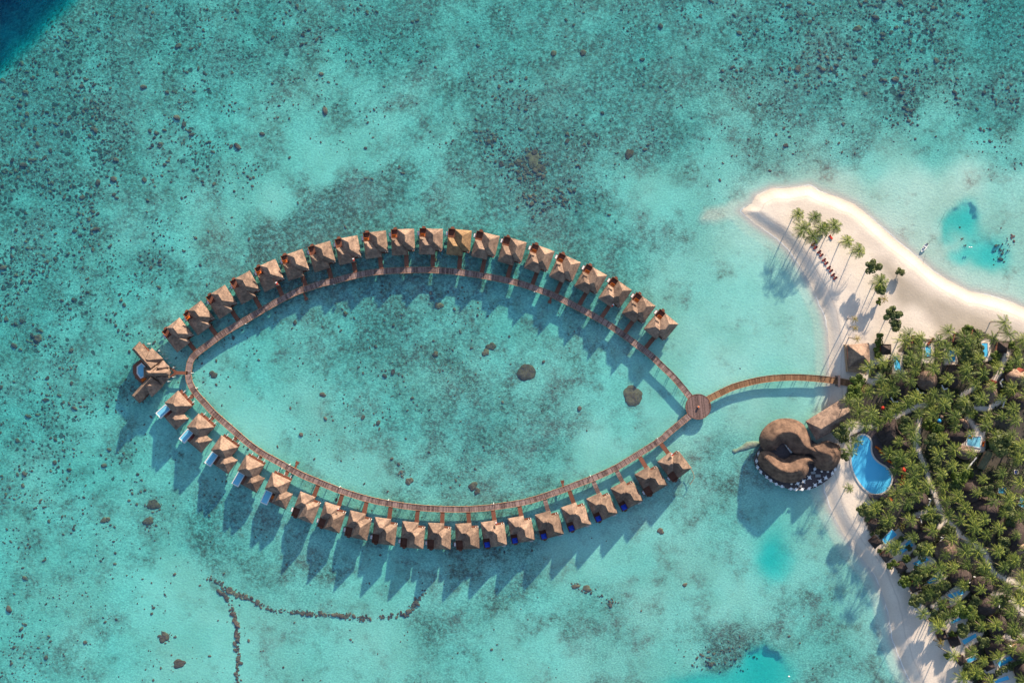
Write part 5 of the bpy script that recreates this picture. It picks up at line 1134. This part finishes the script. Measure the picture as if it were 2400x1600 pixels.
for _ in range(6000):
    x, y = random.uniform(1990, 2410), random.uniform(830, 1610); q = W(x, y, 9)
    if min((x - a) ** 2 + (y - b) ** 2 for a, b in _pp) < 34 ** 2: continue
    if not inside(np.array([q.x - .5]), np.array([q.y]), forestW)[0] or seg_dist(np.array([q.x]), np.array([q.y]), forestW)[0] < 1.5: continue
    if min((q.x - k.x) ** 2 + (q.y - k.y) ** 2 for k in _keep) < 6.2 ** 2: continue
    if inside(np.array([q.x]), np.array([q.y]), [W(*r2(*t_), GZL) for t_ in TR])[0] or seg_dist(np.array([q.x]), np.array([q.y]), [W(*t_, 1.2) for t_ in paths_px[4]], False)[0] < 3: continue
    _pp.append((x, y)); PALMS.append((x, y, random.uniform(15, 19), 'g', random.uniform(6.5, 9)))
print('palms', len(PALMS))
LMK = [('tip of the sand spit', c8(420, 260)), ('single bright red lounger', c8(950, 483)), ('big brown beach pavilion', r1(250, 430)), ('kidney-shaped pool', r2(400, 430)), ('restaurant entrance hall', r1(50, 1000)), ('jetty gateway', (1962, 892)), ('pale flared pool', r1(1485, 1360)),
       ('mossy green hut', r2(1710, 380)), ('first beach garden pool', r2(610, 1260)), ('third beach garden pool', r3(970, 170)), ('fifth beach garden pool', r3(1370, 545)), ('seventh beach garden pool', r3(1530, 1060)), ('ninth beach garden pool', r3(1945, 1310)), ('crescent-shaped pool bar', r1(650, 1290)),
       ('lagoon-side pool with brown loungers', r1(990, 385)), ('farthest lagoon-side pool', r1(1610, 370)), ('sunlit round house', r1(1040, 650)), ('largest dark roof', r2(1750, 960)), ('junction of the sandy lanes', r2(1190, 940)), ('light-brown domed roof', r1(1965, 660)), ('light blue parasol', r1(1112, 1132)), ('round red parasol', r2(770, 492)), ('egg-shaped brown roof', r1(1672, 830)),
       ('dark house with two sunlit patches', r3(1725, 680)), ('eighth garden house', r3(1850, 1160)), ('small red gabled roof', r1(1700, 715)), ('black cabana', r2(460, 810))]
def rank_label(pts, word):
    """each thing is named by its order of distance from the landmark for which that order is lowest"""
    labs = {}; P2 = np.array([(p[0], p[1]) for p in pts]); order = {}
    for nm, (lx, ly) in LMK:
        d = np.hypot(P2[:, 0] - lx, P2[:, 1] - ly); o_ = np.argsort(d)
        for r_, i in enumerate(o_): order.setdefault(int(i), []).append((r_ + 1, nm))
    for i in range(len(pts)): r_, nm = min(order[i]); labs[i] = (r_, nm)
    return labs
lb = rank_label(PALMS, 'palm')
for i, (px, py, r_, kind, h) in enumerate(PALMS):
    top = W(px, py, h + 1.2); ang = random.random() * 6.28; lean = random.uniform(.3, 1.6); lx, ly = lean * math.cos(ang), lean * math.sin(ang)
    o = empty('palm_tree', (top.x - lx, top.y - ly, 1.2)); rk, nm = lb[i]
    look = {'g': 'green coconut palm', 'y': 'thin yellowish young palm'}[kind]
    tag(o, '%s, %s palm out from the %s' % (look, ordn(rk), nm), 'palm', 'coconut palms')
    tp_ = [Vector((lx * t ** 1.5, ly * t ** 1.5, h * t - .1 * (t == 0))) for t in (0, .3, .6, .85, 1)]
    MB().tube(tp_, [.26, .2, .17, .15, .14], 6).obj('trunk', M['trunk'], o)
    c = link('crown', random.choice(crown_y if kind == 'y' else crown_spit if i < 9 else crowns), o, loc=(lx, ly, h), rz=random.random() * 6.28)
    s_ = r_ / (19.0 if kind == 'g' else 14.0) * random.uniform(.88, 1.28) * (.92 if i < 9 else 1); c.scale = (s_, s_, s_)
# leaning trunks seen beside the lagoon-side roof
BL = []   # px, py, radius px, kind
for f, L in ((c8, [(1245, 705, 60, 0), (1452, 737, 33, 0), (1400, 1045, 66, 0), (1425, 1125, 46, 0), (1305, 865, 44, 0), (905, 405, 30, 1), (1300, 950, 26, 1)]),
             (r1, [(470, 225, 46, 1), (455, 290, 46, 1), (440, 360, 46, 1), (450, 420, 46, 1), (235, 695, 84, 1), (185, 815, 92, 1), (1410, 150, 62, 1), (1725, 425, 58, 1), (1705, 510, 48, 1), (1888, 320, 44, 1), (1860, 575, 48, 1), (1390, 350, 90, 0), (1500, 420, 95, 0), (1400, 460, 80, 0),
                  (1545, 330, 60, 0), (1470, 1050, 58, 1), (1100, 1235, 82, 1), (985, 1180, 62, 1), (740, 1170, 90, 0), (1805, 810, 40, 1), (1375, 960, 100, 0), (1750, 1400, 120, 0), (1950, 380, 52, 1), (1880, 520, 40, 1), (1040, 1350, 90, 0), (520, 560, 60, 0), (760, 520, 50, 0), (40, 1240, 90, 0), (80, 1320, 60, 0)]),
             (r2, [(1420, 570, 110, 1), (1370, 665, 90, 0), (325, 960, 85, 0), (370, 1010, 70, 0), (545, 860, 60, 0), (1000, 1420, 110, 0), (1080, 1040, 95, 0), (500, 1420, 34, 1), (1285, 1190, 84, 0), (1740, 750, 84, 0), (1980, 960, 100, 0), (1900, 180, 130, 0), (2030, 250, 90, 0), (1150, 420, 80, 0), (1160, 620, 60, 0), (1540, 540, 45, 1),
                  (80, 330, 60, 0), (410, 1225, 30, 0), (480, 1205, 36, 0), (545, 1180, 36, 0), (600, 1150, 34, 0), (700, 1310, 34, 0), (745, 1285, 38, 0), (800, 1255, 34, 0), (860, 1225, 30, 0), (2000, 1080, 70, 0), (830, 1390, 40, 0), (1930, 1350, 90, 0)]),
             (r3, [(615, 225, 48, 1), (665, 195, 52, 1), (800, 140, 50, 1), (900, 320, 74, 0), (960, 290, 80, 0), (780, 405, 72, 1), (1010, 570, 90, 0), (920, 620, 84, 0), (1120, 500, 84, 0), (1240, 440, 70, 0), (870, 640, 48, 1), (1440, 740, 112, 1), (1160, 810, 90, 0), (1330, 1005, 46, 1), (1460, 965, 84, 0), (1690, 1085, 74, 0),
                  (1560, 1400, 86, 0), (1660, 1470, 64, 1), (1510, 1470, 64, 0), (1860, 1440, 44, 0), (1930, 1400, 46, 0), (2000, 1370, 46, 0), (2080, 1340, 50, 0), (2140, 1320, 46, 0), (1915, 625, 80, 0), (1580, 640, 80, 0), (2060, 980, 84, 0), (1270, 1250, 40, 1), (1040, 480, 60, 0), (2130, 1540, 60, 0), (2120, 560, 70, 0), (1650, 830, 60, 0), (1540, 850, 60, 0)])):
    for x, y, r_, k in L: BL.append((*f(x, y), r_ / {c8: 3.095, r1: 4.611, r2: 4.9, r3: 4.9}[f], k))
def canopy(seed, mat, nleaf=2200):
    rr = random.Random(seed); mb = MB(); lobes = [(Vector((rr.uniform(-.68, .68), rr.uniform(-.68, .68), rr.uniform(-.15, .4))), rr.uniform(.25, .45)) for _ in range(13)] + [(Vector((0, 0, 0)), .5)]
    for _ in range(nleaf):
        c, r_ = rr.choice(lobes); d = Vector((rr.gauss(0, 1), rr.gauss(0, 1), rr.gauss(.25, .8))).normalized(); p = c + d * r_ * rr.uniform(.8, 1.04); p.z *= .8
        nrm = (d + Vector((rr.gauss(0, .35), rr.gauss(0, .35), rr.gauss(.2, .35)))).normalized(); a = nrm.cross(Vector((rr.random(), rr.random(), .3))).normalized(); b = nrm.cross(a); s_ = rr.uniform(.06, .125)
        mb.add([p - a * s_, p - b * s_ * .7, p + a * s_, p + b * s_ * .7], [(0, 1, 2, 3)])
    return mb.me('crown', M[mat])
cans = {0: [canopy(i, 'leaf') for i in range(5)], 1: [canopy(20 + i, 'leaf_bright') for i in range(4)]}
lb = rank_label(BL, 'tree')
for i, (px, py, r_, k) in enumerate(BL):
    rad = r_ * SC; h = max(1.2, rad * .9) if r_ < 14 else rad * 1.1 + 1.2
    top = W(px, py, 1.2 + h); big = rad > 2.2; o = empty('broadleaf_tree' if big else 'round_shrub', (top.x, top.y, 1.2)); rk, nm = lb[i]
    tag(o, '%s %s, %s leafy one out from the %s' % ('bright green' if k else 'dark green', 'broadleaf tree' if big else 'rounded shrub', ordn(rk), nm), 'tree' if big else 'shrub', 'broadleaf trees and shrubs')
    MB().tube([(0, 0, -.1), (.1, 0, h * .5), (0, .1, h)], [.22, .16, .1], 6).obj('trunk', M['trunk'], o)
    c = link('crown', random.choice(cans[k]), o, loc=(0, 0, h), rz=random.random() * 6.28); c.scale = (rad, rad, rad * (.85 if big else .95))

# ground planting under the palms
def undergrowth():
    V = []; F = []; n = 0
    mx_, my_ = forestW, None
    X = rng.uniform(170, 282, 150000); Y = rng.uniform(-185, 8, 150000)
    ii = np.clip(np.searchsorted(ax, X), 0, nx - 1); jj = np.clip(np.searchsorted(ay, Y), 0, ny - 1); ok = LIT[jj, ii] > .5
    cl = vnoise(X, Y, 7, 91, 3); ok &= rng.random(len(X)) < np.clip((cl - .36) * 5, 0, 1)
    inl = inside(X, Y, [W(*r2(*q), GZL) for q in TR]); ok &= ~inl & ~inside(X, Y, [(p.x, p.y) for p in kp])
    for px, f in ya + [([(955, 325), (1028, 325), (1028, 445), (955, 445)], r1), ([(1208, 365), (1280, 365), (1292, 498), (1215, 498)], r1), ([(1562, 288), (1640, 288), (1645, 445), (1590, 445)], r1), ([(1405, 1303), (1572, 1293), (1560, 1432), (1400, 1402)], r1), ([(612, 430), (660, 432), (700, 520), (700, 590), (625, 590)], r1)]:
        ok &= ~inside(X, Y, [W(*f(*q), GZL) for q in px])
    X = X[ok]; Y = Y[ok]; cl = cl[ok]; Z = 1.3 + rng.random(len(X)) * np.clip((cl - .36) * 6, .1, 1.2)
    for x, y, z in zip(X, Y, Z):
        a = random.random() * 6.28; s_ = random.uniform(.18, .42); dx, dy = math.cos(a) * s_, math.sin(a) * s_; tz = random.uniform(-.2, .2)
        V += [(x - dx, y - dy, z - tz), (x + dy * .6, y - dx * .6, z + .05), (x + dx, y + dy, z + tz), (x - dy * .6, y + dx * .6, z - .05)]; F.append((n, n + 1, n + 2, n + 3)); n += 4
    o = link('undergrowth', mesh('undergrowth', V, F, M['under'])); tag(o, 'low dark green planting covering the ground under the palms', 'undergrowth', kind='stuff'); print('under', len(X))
undergrowth()
